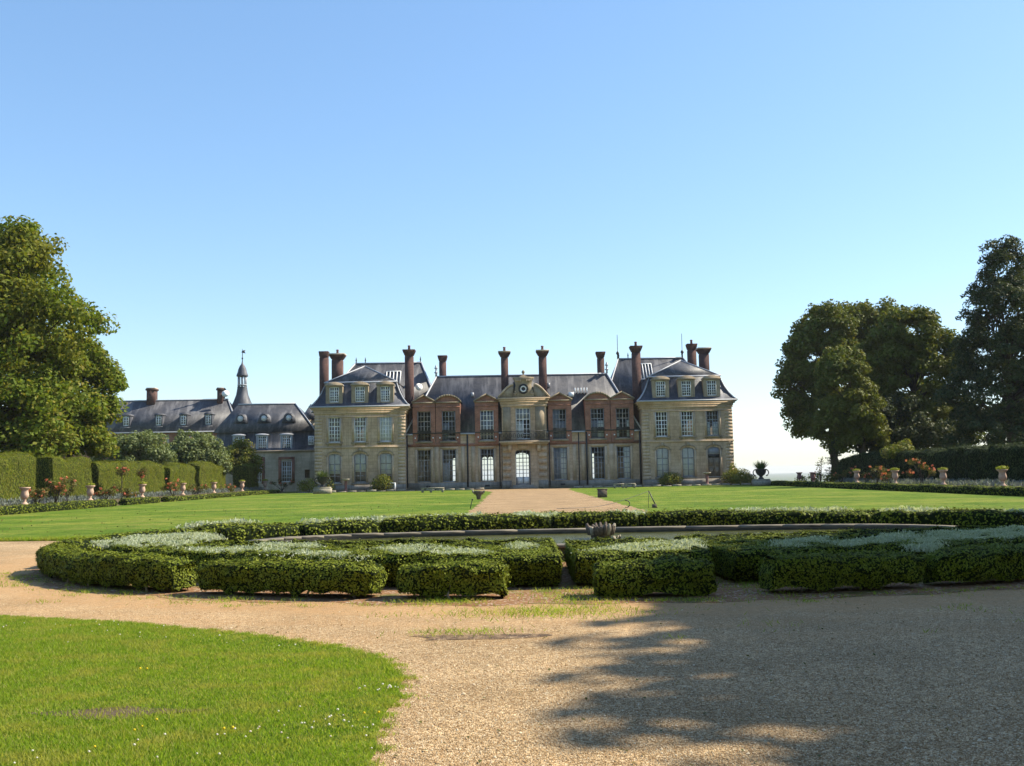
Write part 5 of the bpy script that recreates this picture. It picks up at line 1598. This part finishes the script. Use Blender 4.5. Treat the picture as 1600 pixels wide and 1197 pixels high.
san = [([(-8.0, 19.7), (-7.7, 22.2), (-6.6, 22.2), (-5.8, 20.5), (-5.9, 18.4), (-7.0, 18.2)], "silver santolina drift at the left end of the left bed"),
       ([(-5.75, 17.4), (-4.2, 17.1), (-3.1, 15.7), (-2.2, 14.9), (-2.05, 14.4), (-3.2, 14.9), (-4.9, 16.0)], "longest silver santolina drift in the middle of the left bed"),
       ([(-4.7, 18.6), (-3.5, 18.0), (-3.2, 16.9), (-4.2, 17.3)], "small silver santolina patch behind the longest drift"),
       ([(-2.3, 16.5), (-1.6, 16.9), (-0.8, 15.8), (-0.35, 14.9), (-0.45, 14.35), (-1.4, 14.8)], "silver santolina drift near the right end of the left bed"),
       ([(-0.08, 16.9), (0.30, 16.8), (0.26, 15.7), (-0.05, 15.75)], "small silver santolina tuft at the right tip of the left bed"),
       ([(0.95, 14.6), (1.5, 15.8), (2.6, 17.2), (3.05, 16.9), (2.85, 15.3), (1.8, 14.5)], "silver santolina mound on the middle bed, half in shade"),
       ([(4.2, 16.4), (5.2, 17.1), (5.1, 16.4), (4.3, 14.9), (3.9, 15.0)], "shaded silver santolina at the left tip of the right bed"),
       ([(4.9, 15.7), (6.9, 18.0), (6.7, 16.9), (5.0, 14.7)], "shaded silver santolina drift in the middle of the right bed"),
       ([(7.2, 17.8), (9.4, 19.2), (9.2, 17.2), (7.6, 15.6), (6.9, 16.1), (5.9, 14.0), (5.6, 14.3)], "shaded silver santolina drift at the right edge of the photo"),
       ([(-5.4, 26.0), (-2.2, 27.7), (-0.9, 27.9), (-0.8, 26.9), (-3.0, 26.5), (-4.9, 25.2)], "silver santolina strip behind the far hedge, left of the path"),
       ([(-0.1, 28.0), (1.2, 28.1), (1.1, 27.0), (0, 27.0)], "silver santolina tuft behind the far hedge at the path end"),
       ([(2.7, 27.9), (3.5, 28.0), (3.2, 26.6), (2.7, 26.6)], "silver santolina tuft behind the far hedge, right of the path end"),
       ([(5.7, 27.9), (9.0, 27.2), (8.0, 26.4), (6.0, 26.8)], "silver santolina strip behind the longest far hedge"),
       ([(9.6, 26.8), (10.9, 25.6), (10.2, 25.0), (9.2, 26.0)], "silver santolina strip behind the far hedge near the right end"),
       ([(11.2, 24.6), (11.6, 22.6), (11.0, 22.3), (10.6, 24.0)], "silver santolina at the right end of the far bed"),
       ([(-8.2, 25.0), (-6.9, 26.2), (-6.3, 25.8), (-7.4, 24.4)], "silver santolina tuft at the far left of the far bed")]
for poly, lab in san:
    cy_ = np.mean([p[1] for p in poly])
    if cy_ < 22.5:
        poly = [(x, y + 0.55 * max(0.0, (19.0 - y) / 5.0)) for x, y in poly]
    if cy_ > 22.5:
        santolina(poly, lab, 0.40, 0.24, 420, size=0.11)
    else:
        santolina(poly, lab, 0.36, 0.17, 2200, size=0.05)

# ------------------------------------------------------------------ pond and fountain stone
def sup(a, b, n_, e=2.8, cx=2.1, cy_=21.7):
    out = []
    for t in np.linspace(0, 2 * math.pi, n_, endpoint=False):
        c, s = math.cos(t), math.sin(t)
        x, y = a * abs(c) ** (2 / e) * (1 if c >= 0 else -1), b * abs(s) ** (2 / e) * (1 if s >= 0 else -1)
        out.append((cx + x * math.cos(PROT * 0.4) - y * math.sin(PROT * 0.4), cy_ + x * math.sin(PROT * 0.4) + y * math.cos(PROT * 0.4)))
    return out
NS = 120
r_out, r_in = sup(7.7, 2.85, NS), sup(7.35, 2.5, NS)
def ringwall(mb, o_, i_, z0, z1, mi_top=0, mi_side=0):
    v = [(x, y, z0) for x, y in o_] + [(x, y, z1) for x, y in o_] + [(x, y, z1) for x, y in i_] + [(x, y, z0) for x, y in i_]
    k = len(o_)
    for j in range(k):
        q = (j + 1) % k
        mb.add([v[j], v[q], v[k + q], v[k + j]], [(0, 1, 2, 3)], mi_side)
        mb.add([v[k + j], v[k + q], v[2 * k + q], v[2 * k + j]], [(0, 1, 2, 3)], mi_top)
        mb.add([v[2 * k + j], v[2 * k + q], v[3 * k + q], v[3 * k + j]], [(0, 1, 2, 3)], mi_side)
pond = empty("pond_basin", (2.1, 21.7, 0), "low stone basin wall of the oval garden pond", "pond basin")
mb = MB(); ringwall(mb, r_out, r_in, -0.3, 0.25)
mb.build("basin_wall", M['pool_wall'], pond)
# coping stones, each a piece of its own
cop_o, cop_i = sup(7.74, 2.89, NS), sup(7.40, 2.55, NS)
for j in range(0, NS, 3):
    idx = [(j + q) % NS for q in range(4)]
    o_ = np.array([cop_o[q] for q in idx]); i_ = np.array([cop_i[q] for q in idx])
    o_[0] += (o_[1] - o_[0]) * 0.03; i_[0] += (i_[1] - i_[0]) * 0.03
    z1 = 0.30 + rng.normal(0, 0.004)
    mb = MB()
    v = [(*p, 0.252) for p in o_] + [(*p, z1) for p in o_] + [(*p, z1) for p in i_] + [(*p, 0.252) for p in i_]
    f = []
    for q in range(3):
        for row in range(3):
            f.append((row * 4 + q, row * 4 + q + 1, (row + 1) * 4 + q + 1, (row + 1) * 4 + q))
        f.append((12 + q, 12 + q + 1, q + 1, q))
    f += [(0, 4, 8, 12), (15, 11, 7, 3)]
    mb.add(v, f)
    mb.build("coping_stone", M['pool_stone'], pond)
sheet("water", sup(7.4, 2.55, NS), 0.19, M['water'])

fnt = empty("fountain_stone", (1.85, 22.2, 0.1), "dark carved stone with scalloped rim standing in the pond", "fountain")
mb = MB()
FS = 0.68
prof = [(0.34, 0.0), (0.38, 0.15), (0.33, 0.3), (0.36, 0.5), (0.42, 0.62), (0.44, 0.72), (0.36, 0.74), (0.3, 0.66)]
mb.lathe([(r_ * 0.92 * FS, 0.0 + z * 0.62 * FS) for r_, z in prof], 24)
body = mb.build("carved_body", M['dark_stone'], fnt, False, loc=(1.85, 22.2, 0.06))
gf = np.random.default_rng(5)
for k in range(24):
    t = 2 * math.pi * k / 24 + gf.normal(0, 0.06)
    mb = MB()
    r0 = 0.39 * FS
    mb.tube([(r0 * 0.9 * math.cos(t), r0 * 0.9 * math.sin(t), 0.22), (r0 * 1.03 * math.cos(t), r0 * 1.03 * math.sin(t), 0.36), (r0 * 1.15 * math.cos(t), r0 * 1.15 * math.sin(t), 0.43 + gf.uniform(-0.06, 0.04))], [0.05, 0.055, 0.022], 5)
    mb.build("carved_petal", M['rough_stone'] if k % 5 == 0 else M['dark_stone'], fnt, True, loc=(1.85, 22.2, 0.06))
for k in range(4):
    t = -0.9 + 0.3 * k
    mb = MB()
    mb.tube([(0.30 * math.cos(t), 0.30 * math.sin(t), 0.0), (0.42 * math.cos(t), 0.42 * math.sin(t), 0.08), (0.40 * math.cos(t), 0.40 * math.sin(t), 0.2)], [0.06, 0.05, 0.03], 6)
    mb.build("carved_leaf", M['rough_stone'], fnt, True, loc=(1.85, 22.2, 0.06))

# ------------------------------------------------------------------ long borders at both sides of the lawn
def border_mound(x0, x1, y0, y1):
    xs, ys = np.linspace(x0, x1, 7), np.linspace(y0, y1, 60)
    X, Y = np.meshgrid(xs, ys)
    Z = 0.012 + 0.34 * np.sin(np.clip((X - x0) / (x1 - x0), 0, 1) * math.pi) ** 0.5
    v = np.stack([X, Y, Z], -1).reshape(-1, 3)
    i = (np.arange(len(ys) - 1)[:, None] * 7 + np.arange(6)[None]).ravel()
    mb = MB(); mb.add(v, np.stack([i, i + 1, i + 8, i + 7], 1))
    return tag(mb.build("flower_bed_ground", M['bed_soil']), kind='structure')
border_mound(-31.5, -26.3, 38, 119)
border_mound(26.3, 32.0, 38, 108)

g6 = np.random.default_rng(66)
def line_hedge(x, y0, y1, width, height, label, group, mats, leaf, dens, name="box_hedge", z0=0.0, x_end=None, step=0.35, under=0.04, jitter=0.03, aspect=0.6, up=0.0):
    m = max(5, int(abs(y1 - y0) / step))
    xe = x if x_end is None else x_end
    pts = [(x + (xe - x) * t, y0 + (y1 - y0) * t) for t in np.linspace(0, 1, m)]
    o = hedge_mesh(strip_rows(pts, width, height, z0, under), leaf, dens, mats, aspect, up, jitter, g=g6).build(name, mats)
    return tag(o, label, "hedge", group)
LB = "low box hedges along the lawn"
line_hedge(-26.2, 44, 67.2, 0.8, 0.40, "low box hedge at the left lawn edge, nearest part", LB, BOX, 0.10, 120)
line_hedge(-26.2, 69.0, 75.6, 0.8, 0.36, "low box hedge at the left lawn edge, short middle part", LB, BOX, 0.11, 110)
line_hedge(-26.2, 77.2, 114, 0.8, 0.32, "low box hedge at the left lawn edge, far part ending by the bushes", LB, BOX, 0.12, 90)
line_hedge(26.2, 46, 104.5, 0.8, 0.42, "low dark box hedge along the right lawn edge", LB, BOX, 0.11, 100)
YEW = [M['yew_body'], M['yew']]
DYEW = [M['box_body'], M['dark_yew']]
YG = "clipped yew blocks along the left border"
for y0, y1, h, lab in ((52, 65.4, 3.35, "clipped yew block at the left edge of the photo"), (68.0, 74.2, 3.2, "clipped yew block just right of the dark gap, under the tall tree"),
                       (75.5, 89.6, 3.0, "longest clipped yew block in the left row"), (91.0, 98.0, 2.85, "clipped yew block fourth from the left, under the grey-green tree"),
                       (99.5, 108.8, 2.95, "clipped yew block with slanting end before the wide gap"), (112.6, 117.2, 3.1, "narrow clipped yew block nearest the mansard wing")):
    line_hedge(-31.2 if y0 < 110 else -29.9, y0, y1, 1.5, h, lab, YG, YEW, 0.12, 330, "yew_hedge", 0.0, step=0.5, under=-0.25, jitter=0.05, aspect=0.22, up=1.2)
line_hedge(32.6, 50, 99.5, 2.2, 2.75, "long dark yew hedge below the right-hand trees", "tall dark hedges on the right", DYEW, 0.17, 110, "yew_hedge", 0.0, step=0.6, under=-0.1, jitter=0.10, aspect=0.4, up=0.5)

# lavender haze in the borders
def drift(name, x0, x1, ys, dens, hgt, mat, label, size=0.2):
    k = int(dens * abs(x1 - x0) * (ys[1] - ys[0]))
    x, y = g6.uniform(x0, x1, k), g6.uniform(ys[0], ys[1], k)
    b = 0.5 + 0.5 * fast_noise(x, y, 1.3, 9)
    z = 0.25 + hgt * (0.3 + 0.7 * b) * g6.uniform(0.2, 1, k)
    nr = g6.normal(0, 1, (k, 3)); nr[:, 2] *= 0.3
    v, f = leaf_quads(np.stack([x, y, z], 1), nr, size, 0.25, 0.8, g=g6)
    mb = MB(); mb.add(v, f)
    o = tag(mb.build(name, mat), kind='stuff')
    o['label'] = label
    return o
drift("lavender_foliage", -30.3, -28.4, (48, 118), 75, 0.62, M['lavender'], "grey lavender drift in the left border")
drift("lavender_foliage", 28.6, 31.2, (50, 92), 75, 0.62, M['lavender'], "grey lavender drift in the right border")

def leaf_ball(parts, g, size, aspect=0.6, up=0.0):
    """parts: (x, y, z, rx, rz, count) -> leaf quads through ellipsoids, denser towards the skin"""
    vs_, fs_, n0 = [], [], 0
    mb = MB()
    for x, y, z, rx, rz, k in parts:
        d_ = unit(g.normal(size=(k, 3)))
        p = np.array([x, y, z]) + d_ * g.uniform(0.45, 1.08, (k, 1)) * np.array([rx, rx, rz])
        v, f = leaf_quads(p, d_ + g.normal(0, 0.6, (k, 3)) + np.array([0, 0, 0.3]), size, aspect, up, g=g)
        mb.add(v, f)
    return mb

def rose(x, y, h, label, blooms, spread=0.55, group="roses in the long borders", z0=0.25):
    g = np.random.default_rng(int(abs(x * 31 + y * 17)))
    root = empty("rose_bush", (x, y, z0), label, "rose bush", group)
    heads = [(x + g.normal(0, spread * 0.6), y + g.normal(0, 0.3), z0 + h * g.uniform(0.45, 1.0)) for _ in range(9)]
    mb = leaf_ball([(*q, 0.26, 0.22, 55) for q in heads], g, 0.13)
    mb.build("foliage", M['rose_leaf'], root)
    mb = MB()
    for q in heads:
        mb.tube([(x + g.normal(0, 0.06), y, z0 - 0.1), ((x + q[0]) / 2 + g.normal(0, 0.05), y, z0 + (q[2] - z0) * 0.55), q], [0.025, 0.018, 0.010], 4)
    mb.build("stems", M['bark'], root)
    for _ in range(blooms):
        q = heads[g.integers(len(heads))]
        leaf_ball([(q[0] + g.normal(0, 0.2), q[1] - 0.15 + g.normal(0, 0.15), q[2] + g.normal(0.08, 0.12), 0.085, 0.075, 16)], g, 0.10, 0.8).build("bloom", M['rose_bloom'], root)
    return root
def std_rose(x, y, h, label):
    g = np.random.default_rng(int(abs(x * 41 + y * 13)))
    root = empty("standard_rose", (x, y, 0.25), label, "rose tree", "standard roses in the left border")
    leaf_ball([(x, y, h, 0.42, 0.35, 260), (x + 0.2, y, h + 0.25, 0.25, 0.2, 90)], g, 0.13).build("foliage", M['rose_leaf'], root)
    MB().tube([(x, y, 0.2), (x + 0.03, y, h * 0.6), (x, y, h)], [0.035, 0.03, 0.02], 5).build("stem", M['bark'], root)
    for _ in range(7):
        leaf_ball([(x + g.normal(0, 0.25), y - 0.2, h + g.normal(0, 0.25), 0.08, 0.07, 14)], g, 0.1, 0.8).build("bloom", M['rose_bloom'], root)

left_row = [(58.9, "terracotta urn with bare top, first in the left row"), (68.0, "terracotta urn with lime-green sedum beside the narrow hedge gap"), (77.5, "terracotta urn with sedum beside the standard roses"),
            (87.0, "terracotta urn with sedum beside red roses, left border"), (96.0, "low-planted terracotta urn before the fifth yew block"), (106.0, "terracotta urn before the wide dark hedge gap"), (115.8, "last terracotta urn of the left row, nearest the wing")]
right_row = [(60.0, "terracotta urn nearest the right edge of the photo"), (68.3, "terracotta urn beside the tall red rose, right border"), (76.9, "terracotta urn with sedum against the dark hedge, second from left"),
             (85.5, "terracotta urn with sedum beside a rose, leftmost before the dark hedge")]
far_pots = [(100.5, "small dark terracotta urn on the terrace edge, sky behind"), (95.6, "dark terracotta urn among shrubs on the terrace edge")]
prof_bowl = [(0.08, 0.34), (0.17, 0.40), (0.235, 0.52), (0.245, 0.64), (0.205, 0.80), (0.195, 0.90), (0.27, 0.98), (0.33, 1.03), (0.32, 1.08), (0.25, 1.06)]
prof_foot = [(0.22, 0.0), (0.22, 0.07), (0.16, 0.11), (0.10, 0.18), (0.085, 0.26), (0.11, 0.30), (0.08, 0.335)]
me_bowl, me_foot = MB().lathe(prof_bowl, 18).mesh("bowl", M['terracotta'], True), MB().lathe(prof_foot, 18).mesh("foot", M['terracotta'], True)
me_bowl_d, me_foot_d = MB().lathe(prof_bowl, 18).mesh("bowl", M['dark_terracotta'], True), MB().lathe(prof_foot, 18).mesh("foot", M['dark_terracotta'], True)
gs = np.random.default_rng(8)
me_sed = [leaf_ball([(0, 0, 1.16, 0.38, 0.13, 330)], gs, 0.10, 0.7).mesh("sedum", M['sedum']), leaf_ball([(0, 0, 1.15, 0.35, 0.10, 280)], gs, 0.09, 0.7).mesh("sedum", M['sedum'])]
me_dry = leaf_ball([(0, 0, 1.07, 0.30, 0.04, 160)], gs, 0.08, 0.6).mesh("sedum", M['rose_leaf'])
def urn(x, y, lab, planted, dark=False, s=1.0, z=0.36):
    root = empty("terracotta_urn", (x, y, z), lab, "garden urn", "terracotta urns along the borders")
    for nm, me in (("bowl", me_bowl_d if dark else me_bowl), ("foot", me_foot_d if dark else me_foot)):
        o = share(nm, me, root, (x, y, z)); o.scale = (s, s, s)
    if planted is not None:
        o = share("planting", planted, root, (x, y, z)); o.scale = (s, s, s)
        o.rotation_euler.z = y
for k, (y, lab) in enumerate(left_row):
    urn(-28.0, y, lab, me_dry if k == 0 else me_sed[k % 2], False, 0.93)
for k, (y, lab) in enumerate(right_row):
    urn(28.5, y, lab, me_sed[k % 2], False, 0.93)
for y, lab in far_pots:
    urn(27.9 if y > 98 else 27.8, y, lab, None, True, 0.95, 0.25)

rose(-28.3, 63.5, 1.6, "red rose bush beside the dark gap, left border", 14)
rose(-28.2, 61.0, 1.1, "orange rose bush at the left edge of the border", 6)
rose(-28.4, 71.5, 1.0, "pink rose bush right of the second left urn", 9)
rose(-28.6, 65.7, 1.5, "thin rose bush against the second yew block", 4)
rose(-28.0, 74.6, 0.8, "low pink rose bush between two left urns", 5)
rose(-27.9, 84.2, 1.3, "orange-red rose bush before the fourth left urn", 14)
rose(-28.3, 91.5, 0.9, "green rose bush between two urns, left border", 4, 0.8)
rose(-27.6, 100.5, 0.8, "low pale rose bush, left border", 5)
rose(-26.8, 118.6, 1.3, "pink rose bush at the far end of the left border", 10, 0.9)
std_rose(-29.0, 76.0, 2.3, "standard rose with reddish head beside the third left urn")
std_rose(-28.8, 79.5, 2.2, "standard rose with yellowish head right of the third left urn")
rose(28.8, 72.5, 1.9, "tall red rose bush rising above the right border", 20, 0.7)
rose(28.6, 81.0, 1.3, "red rose bush between two right urns", 12)
rose(28.9, 84.2, 1.0, "pale rose bush beside the leftmost right urn", 7)
rose(28.4, 89.5, 1.2, "reddish rose bush at the left end of the dark hedge", 7, 0.9)
rose(28.8, 79.0, 0.9, "low rose bush before the dark hedge", 4)

# ------------------------------------------------------------------ bushes by the house, terrace edge shrubs
def bush(name, x, y, parts, label, mat, leaf=0.16, group=None, cat="bush"):
    g = np.random.default_rng(int(abs(x * 13 + y * 7)))
    root = empty(name, (x, y, 0), label, cat, group)
    leaf_ball([(x + a, y + b, z, r_, h, k) for a, b, z, r_, h, k in parts], g, leaf).build("foliage", mat, root)
    mb = MB()
    for a, b, z, r_, h, k in parts:
        mb.tube([(x, y, -0.05), (x + a * 0.5, y + b * 0.5, z * 0.5), (x + a, y + b, z)], [0.05, 0.04, 0.02], 5)
    mb.build("stems", M['bark'], root)
    return root
bush("garden_bush", -14.3, 110.6, [(0, 0, 0.9, 0.9, 0.85, 900), (-0.5, 0, 0.7, 0.7, 0.7, 500), (0.7, 0, 0.8, 0.75, 0.8, 600), (0.2, 0, 1.4, 0.6, 0.5, 400)], "bushy yellow-green shrub before the left pavilion", M['bush_leaf'])
bush("garden_bush", -21.9, 110.2, [(0, 0, 0.8, 0.9, 0.8, 700), (-0.7, 0, 0.7, 0.7, 0.7, 450), (2.2, 0, 0.7, 0.6, 0.8, 450)], "bushy shrub behind the left handled urn", M['bush_leaf'])
bush("garden_bush", 16.8, 110.8, [(0, 0, 0.8, 1.0, 0.75, 900), (-0.6, 0, 0.6, 0.7, 0.6, 500), (0.7, 0, 0.8, 0.7, 0.65, 500)], "bushy yellow-green shrub before the right pavilion, centre", M['bush_leaf'])
bush("garden_bush", 24.2, 110.5, [(0, 0, 0.9, 1.3, 0.9, 2600), (-0.9, 0, 0.8, 1.0, 0.8, 1400), (1.0, 0, 0.6, 0.9, 0.65, 1000), (-0.4, 0.8, 1.6, 0.5, 0.8, 400)], "round green shrub at the right corner of the right pavilion", M['bush_leaf'])
bush("terrace_shrub", 30.0, 102.0, [(0, 0, 0.7, 0.8, 0.6, 400), (1.4, 0, 0.6, 0.7, 0.5, 350), (-1.5, 0, 0.5, 0.6, 0.45, 260), (2.6, 0, 0.7, 0.7, 0.5, 300)], "dark low shrubs along the terrace edge below the sky", M['shade_leaf'], 0.18)
bush("terrace_shrub", 28.9, 97.0, [(0, 0, 2.0, 0.4, 0.4, 60), (0.2, 0, 2.4, 0.3, 0.3, 40), (-0.1, 0, 1.5, 0.3, 0.4, 40)], "thin airy shrub standing against the sky on the terrace edge", M['rose_leaf'], 0.14)
bush("terrace_shrub", 31.6, 99.0, [(0, 0, 1.1, 1.3, 0.75, 1100), (1.2, 0, 0.9, 0.9, 0.7, 600)], "rounded dark shrub at the end of the right-hand hedge", M['dark_yew'], 0.15)
bush("terrace_shrub", 31.8, 84.5, [(0, 0, 3.0, 1.1, 0.6, 700), (-0.8, 0, 2.8, 0.8, 0.5, 400), (0.5, 0, 3.4, 0.5, 0.5, 200)], "yellow-green shrub rising above the dark right-hand hedge", M['bush_leaf'], 0.2)
bush("filler_shrub", -34.6, 70.5, [(0, 0, 1.6, 1.7, 1.6, 1500), (-1.6, 0, 1.8, 1.6, 1.6, 1000), (0.2, 0.5, 3.2, 1.3, 1.0, 800)], "dark shrub added in place of tree shade between the first two yew blocks", M['dark_yew'], 0.2)  # shrub added so the gap looks as dark as the tree shade there
bush("filler_shrub", -33.8, 113.0, [(0, 0, 1.5, 1.6, 1.5, 1200), (0.6, 0, 2.6, 1.2, 1.0, 700)], "dark laurel in the wide gap before the last yew block", M['dark_yew'], 0.2)
# small conifer with bare tiered twigs at the left end of the dark hedge
g = np.random.default_rng(4)
fir = empty("small_fir", (32.4, 103.5, 0), "small dark fir with tiered branches at the left end of the hedge", "tree")
mbf, mbt = MB(), MB()
mbt.tube([(32.4, 103.5, 0), (32.4, 103.5, 4.4)], [0.10, 0.02], 6)
for k in range(15):
    z = 0.8 + k * 0.25
    for q in range(5):
        t = g.uniform(0, 6.28); L = (1.5 - 0.085 * k) * g.uniform(0.7, 1.1)
        e = (32.4 + L * math.cos(t), 103.5 + L * math.sin(t), z + 0.12)
        mbt.tube([(32.4, 103.5, z), e], [0.02, 0.008], 4)
        s_ = g.uniform(0.2, 1, 45)
        p = np.array([32.4, 103.5, z]) + (np.array(e) - np.array([32.4, 103.5, z])) * s_[:, None] + g.normal(0, 0.06, (45, 3))
        v, f = leaf_quads(p, g.normal(size=(45, 3)), 0.14, 0.3, g=g)
        mbf.add(v, f)
mbf.build("crown", M['blue_leaf'], fir); mbt.build("trunk", M['bark'], fir)

# big handled urns on stone bases
def handled_urn(x, y, label, mat_leaf, upright):
    root = empty("handled_urn", (x, y, 0.0), label, "garden urn", "two big handled urns flanking the lawn")
    g = np.random.default_rng(int(abs(x) * 10))
    mb = MB()
    v = []
    mb.box(-0.85, 0.85, -0.6, 0.6, 0.0, 0.52); mb.box(-0.78, 0.78, -0.55, 0.55, 0.522, 0.66)
    mb.build("stone_base", M['rough_stone'], root, loc=(x, y, 0))
    MB().lathe([(0.30, 0.66), (0.28, 0.74), (0.16, 0.85), (0.17, 0.95), (0.40, 1.12), (0.52, 1.35), (0.54, 1.6), (0.60, 1.66), (0.52, 1.68)], 18).build("bowl", M['iron'], root, True, loc=(x, y, 0))
    for s in (-1, 1):
        MB().tube([(s * (0.48 + 0.30 * math.sin(t)), 0, 1.3 + 0.32 * math.cos(t)) for t in np.linspace(0.1, math.pi - 0.1, 9)], 0.055, 6).build("handle", M['iron'], root, True, loc=(x, y, 0))
    mb = MB()
    for k in range(150):
        t = g.uniform(0, 6.28); L = g.uniform(0.6, 1.15); el = R(g.uniform(35, 88) if upright else g.uniform(0, 80))
        d_ = np.array([math.cos(t) * math.cos(el), math.sin(t) * math.cos(el), math.sin(el)])
        side = np.array([-math.sin(t), math.cos(t), 0]) * 0.035
        r0 = np.array([0.25 * math.cos(t), 0.25 * math.sin(t), 1.6])
        p1 = r0 + d_ * L * 0.55; p2 = r0 + d_ * L - np.array([0, 0, 0.12 * L * (0.3 if upright else 1.5)])
        mb.add([r0 - side, r0 + side, p1 + side, p1 - side, p2], [(0, 1, 2, 3), (3, 2, 4)])
    mb.build("strap_leaves", mat_leaf, root, loc=(x, y, 0))
handled_urn(-19.15, 103.0, "big dark handled urn with spreading yucca on a stone base, before the left pavilion", M['yucca'], False)
handled_urn(25.0, 104.0, "big dark handled urn with upright tufted plant on a stone base, before the open sky", M['yucca'], True)

# birdbath-like pedestals before the pavilions
def pedestal(x, y, label):
    root = empty("stone_pedestal", (x, y, 0), label, "garden pedestal", "stone pedestals before the pavilions")
    MB().lathe([(0.28, 0), (0.28, 0.12), (0.18, 0.18), (0.13, 0.5), (0.17, 0.9), (0.14, 1.12), (0.2, 1.2)], 12).build("shaft", M['dark_terracotta'], root, True, loc=(x, y, 0))
    MB().lathe([(0.14, 1.2), (0.40, 1.30), (0.46, 1.42), (0.40, 1.44), (0.3, 1.36)], 14).build("dish", M['rough_stone'], root, True, loc=(x, y, 0))
pedestal(-18.05, 110.5, "slim pedestal with a dish before the left pavilion windows")
pedestal(20.75, 110.5, "slim pedestal with a dish before the right pavilion door")
o = MB().box(-0.09, 0.09, -0.09, 0.09, 0, 0.85).box(-0.6, 0.09, -0.07, 0.07, 0.85, 0.93).build("white_post", M['dish'], loc=(-12.75, 110.4, 0))
tag(o, "white post with short arm beside the bush at the left pavilion", "post")
# scattered low stones along the terrace kerb
gk = np.random.default_rng(12)
kerb = empty("terrace_kerb", (1, 109.7, 0), "row of weathered kerb stones at the foot of the chateau", "kerb")
for k in range(46):
    x = -23 + k * 1.05
    if -3.5 < x < 5.6:
        continue
    h = gk.uniform(0.10, 0.24)
    MB().box(x + 0.02, x + 1.0 * gk.uniform(0.85, 1), 109.6 + gk.normal(0, 0.03), 109.95, 0, h).build("kerb_stone", M['rough_stone'], kerb)

def bench(x, y, w, legs, label):
    root = empty("stone_bench", (x, y, 0), label, "bench", "stone benches before the house")
    MB().box(-w / 2, w / 2, -0.22, 0.22, 0.38, 0.48).build("seat", M['rough_stone'], root, loc=(x, y, 0))
    for lx in legs:
        mb = MB()
        mb.extrude([(lx - 0.08, 0), (lx + 0.08, 0), (lx + 0.16, 0.378), (lx - 0.16, 0.378)], -0.18, 0.18)
        mb.build("leg", M['rough_stone'], root, loc=(x, y, 0))
bench(-7.75, 98.0, 2.2, (-0.95, -0.15, 0.95), "long low stone bench on three legs before the left brick bays")
bench(10.55, 103.5, 1.05, (-0.42, 0.42), "left of two low stone benches before the right brick bays")
bench(11.7, 103.5, 1.05, (-0.42, 0.42), "right of two low stone benches before the right brick bays")

# two stones flanking the path, the bowl-shaped one and the block
cap = empty("carved_capital", (-2.3, 67, 0), "flared carved stone capital standing left of the path", "stone capital")
MB().lathe([(0.10, 0.0), (0.14, 0.06), (0.16, 0.22), (0.25, 0.42), (0.33, 0.52), (0.30, 0.56)], 10).build("body", M['dark_stone'], cap, True, loc=(-2.3, 67, 0))
for s in (-1, 1):
    MB().tube([(s * 0.22, 0.0, 0.34), (s * 0.36, -0.05, 0.50), (s * 0.38, -0.08, 0.60)], [0.05, 0.07, 0.05], 6).build("volute", M['rough_stone'], cap, True, loc=(-2.3, 67, 0))
blk = empty("stone_block", (5.7, 66.5, 0), "squat dark stone block standing right of the path", "stone block")
mb = MB()
mb.box(-0.29, 0.29, -0.25, 0.25, 0, 0.5)
mb.build("body", M['dark_stone'], blk, loc=(5.7, 66.5, 0))
MB().box(-0.33, 0.33, -0.28, 0.28, 0.502, 0.57).build("top_slab", M['dark_stone'], blk, loc=(5.7, 66.5, 0))
o = MB().tube([(0, 0, -0.03), (0.05, 0, 0.2), (0.11, 0.01, 0.42)], [0.022, 0.025, 0.022], 6).box(0.08, 0.16, -0.04, 0.04, 0.40, 0.46).build("leaning_stake", M['iron'], loc=(-2.1, 49.0, 0))
tag(o, "short black leaning stake on the lawn, left of the path", "stake")
st = empty("leaning_pole", (6.1, 45.7, 0), "leaning dark pole with a slack rope on the lawn, right of the path", "pole")
MB().tube([(0.22, 0, 0), (-0.12, 0.05, 0.76)], [0.028, 0.022], 6).build("pole", M['iron'], st, loc=(6.1, 45.7, 0))
MB().tube([(-0.16, 0, 0), (-0.12, 0.04, 0.75)], 0.010, 5).build("prop_rod", M['iron'], st, loc=(6.1, 45.7, 0))
MB().box(0.02, 0.2, -0.1, 0.1, 0.0, 0.16).build("foot_weight", M['dark_stone'], st, loc=(6.1, 45.7, 0))
rp = [(-0.12, 0.04, 0.74), (-0.5, 0.2, 0.60), (-1.0, 0.5, 0.42), (-1.6, 0.8, 0.22), (-2.3, 1.0, 0.07), (-3.1, 1.0, 0.03), (-4.2, 0.6, 0.03)]
MB().tube(rp, 0.010, 4).build("rope", M['brown_wood'], st, loc=(6.1, 45.7, 0))
o = MB().tube([(0.16 * math.cos(t) - 0.05, 0.0, 0.17 + 0.16 * math.sin(t)) for t in np.linspace(-1.9, 1.9, 9)], 0.022, 6).build("curved_pipe", M['iron'], loc=(5.1, 46.5, 0.0))
tag(o, "small curved black pipe sticking up at the lawn edge", "pipe")

# ------------------------------------------------------------------ summer haze over the valley
def haze_box():
    m, n, l, out = new_mat("summer_haze")
    v = n.new("ShaderNodeVolumePrincipled")
    v.inputs['Color'].default_value = (0.94, 0.96, 1.0, 1)
    v.inputs['Density'].default_value = 0.00010
    v.inputs['Anisotropy'].default_value = 0.0
    l.new(v.outputs[0], out.inputs['Volume'])
    tag(MB().box(-6100, 6100, -450, 12100, -48, 30).build("haze", m), kind='stuff')
haze_box()
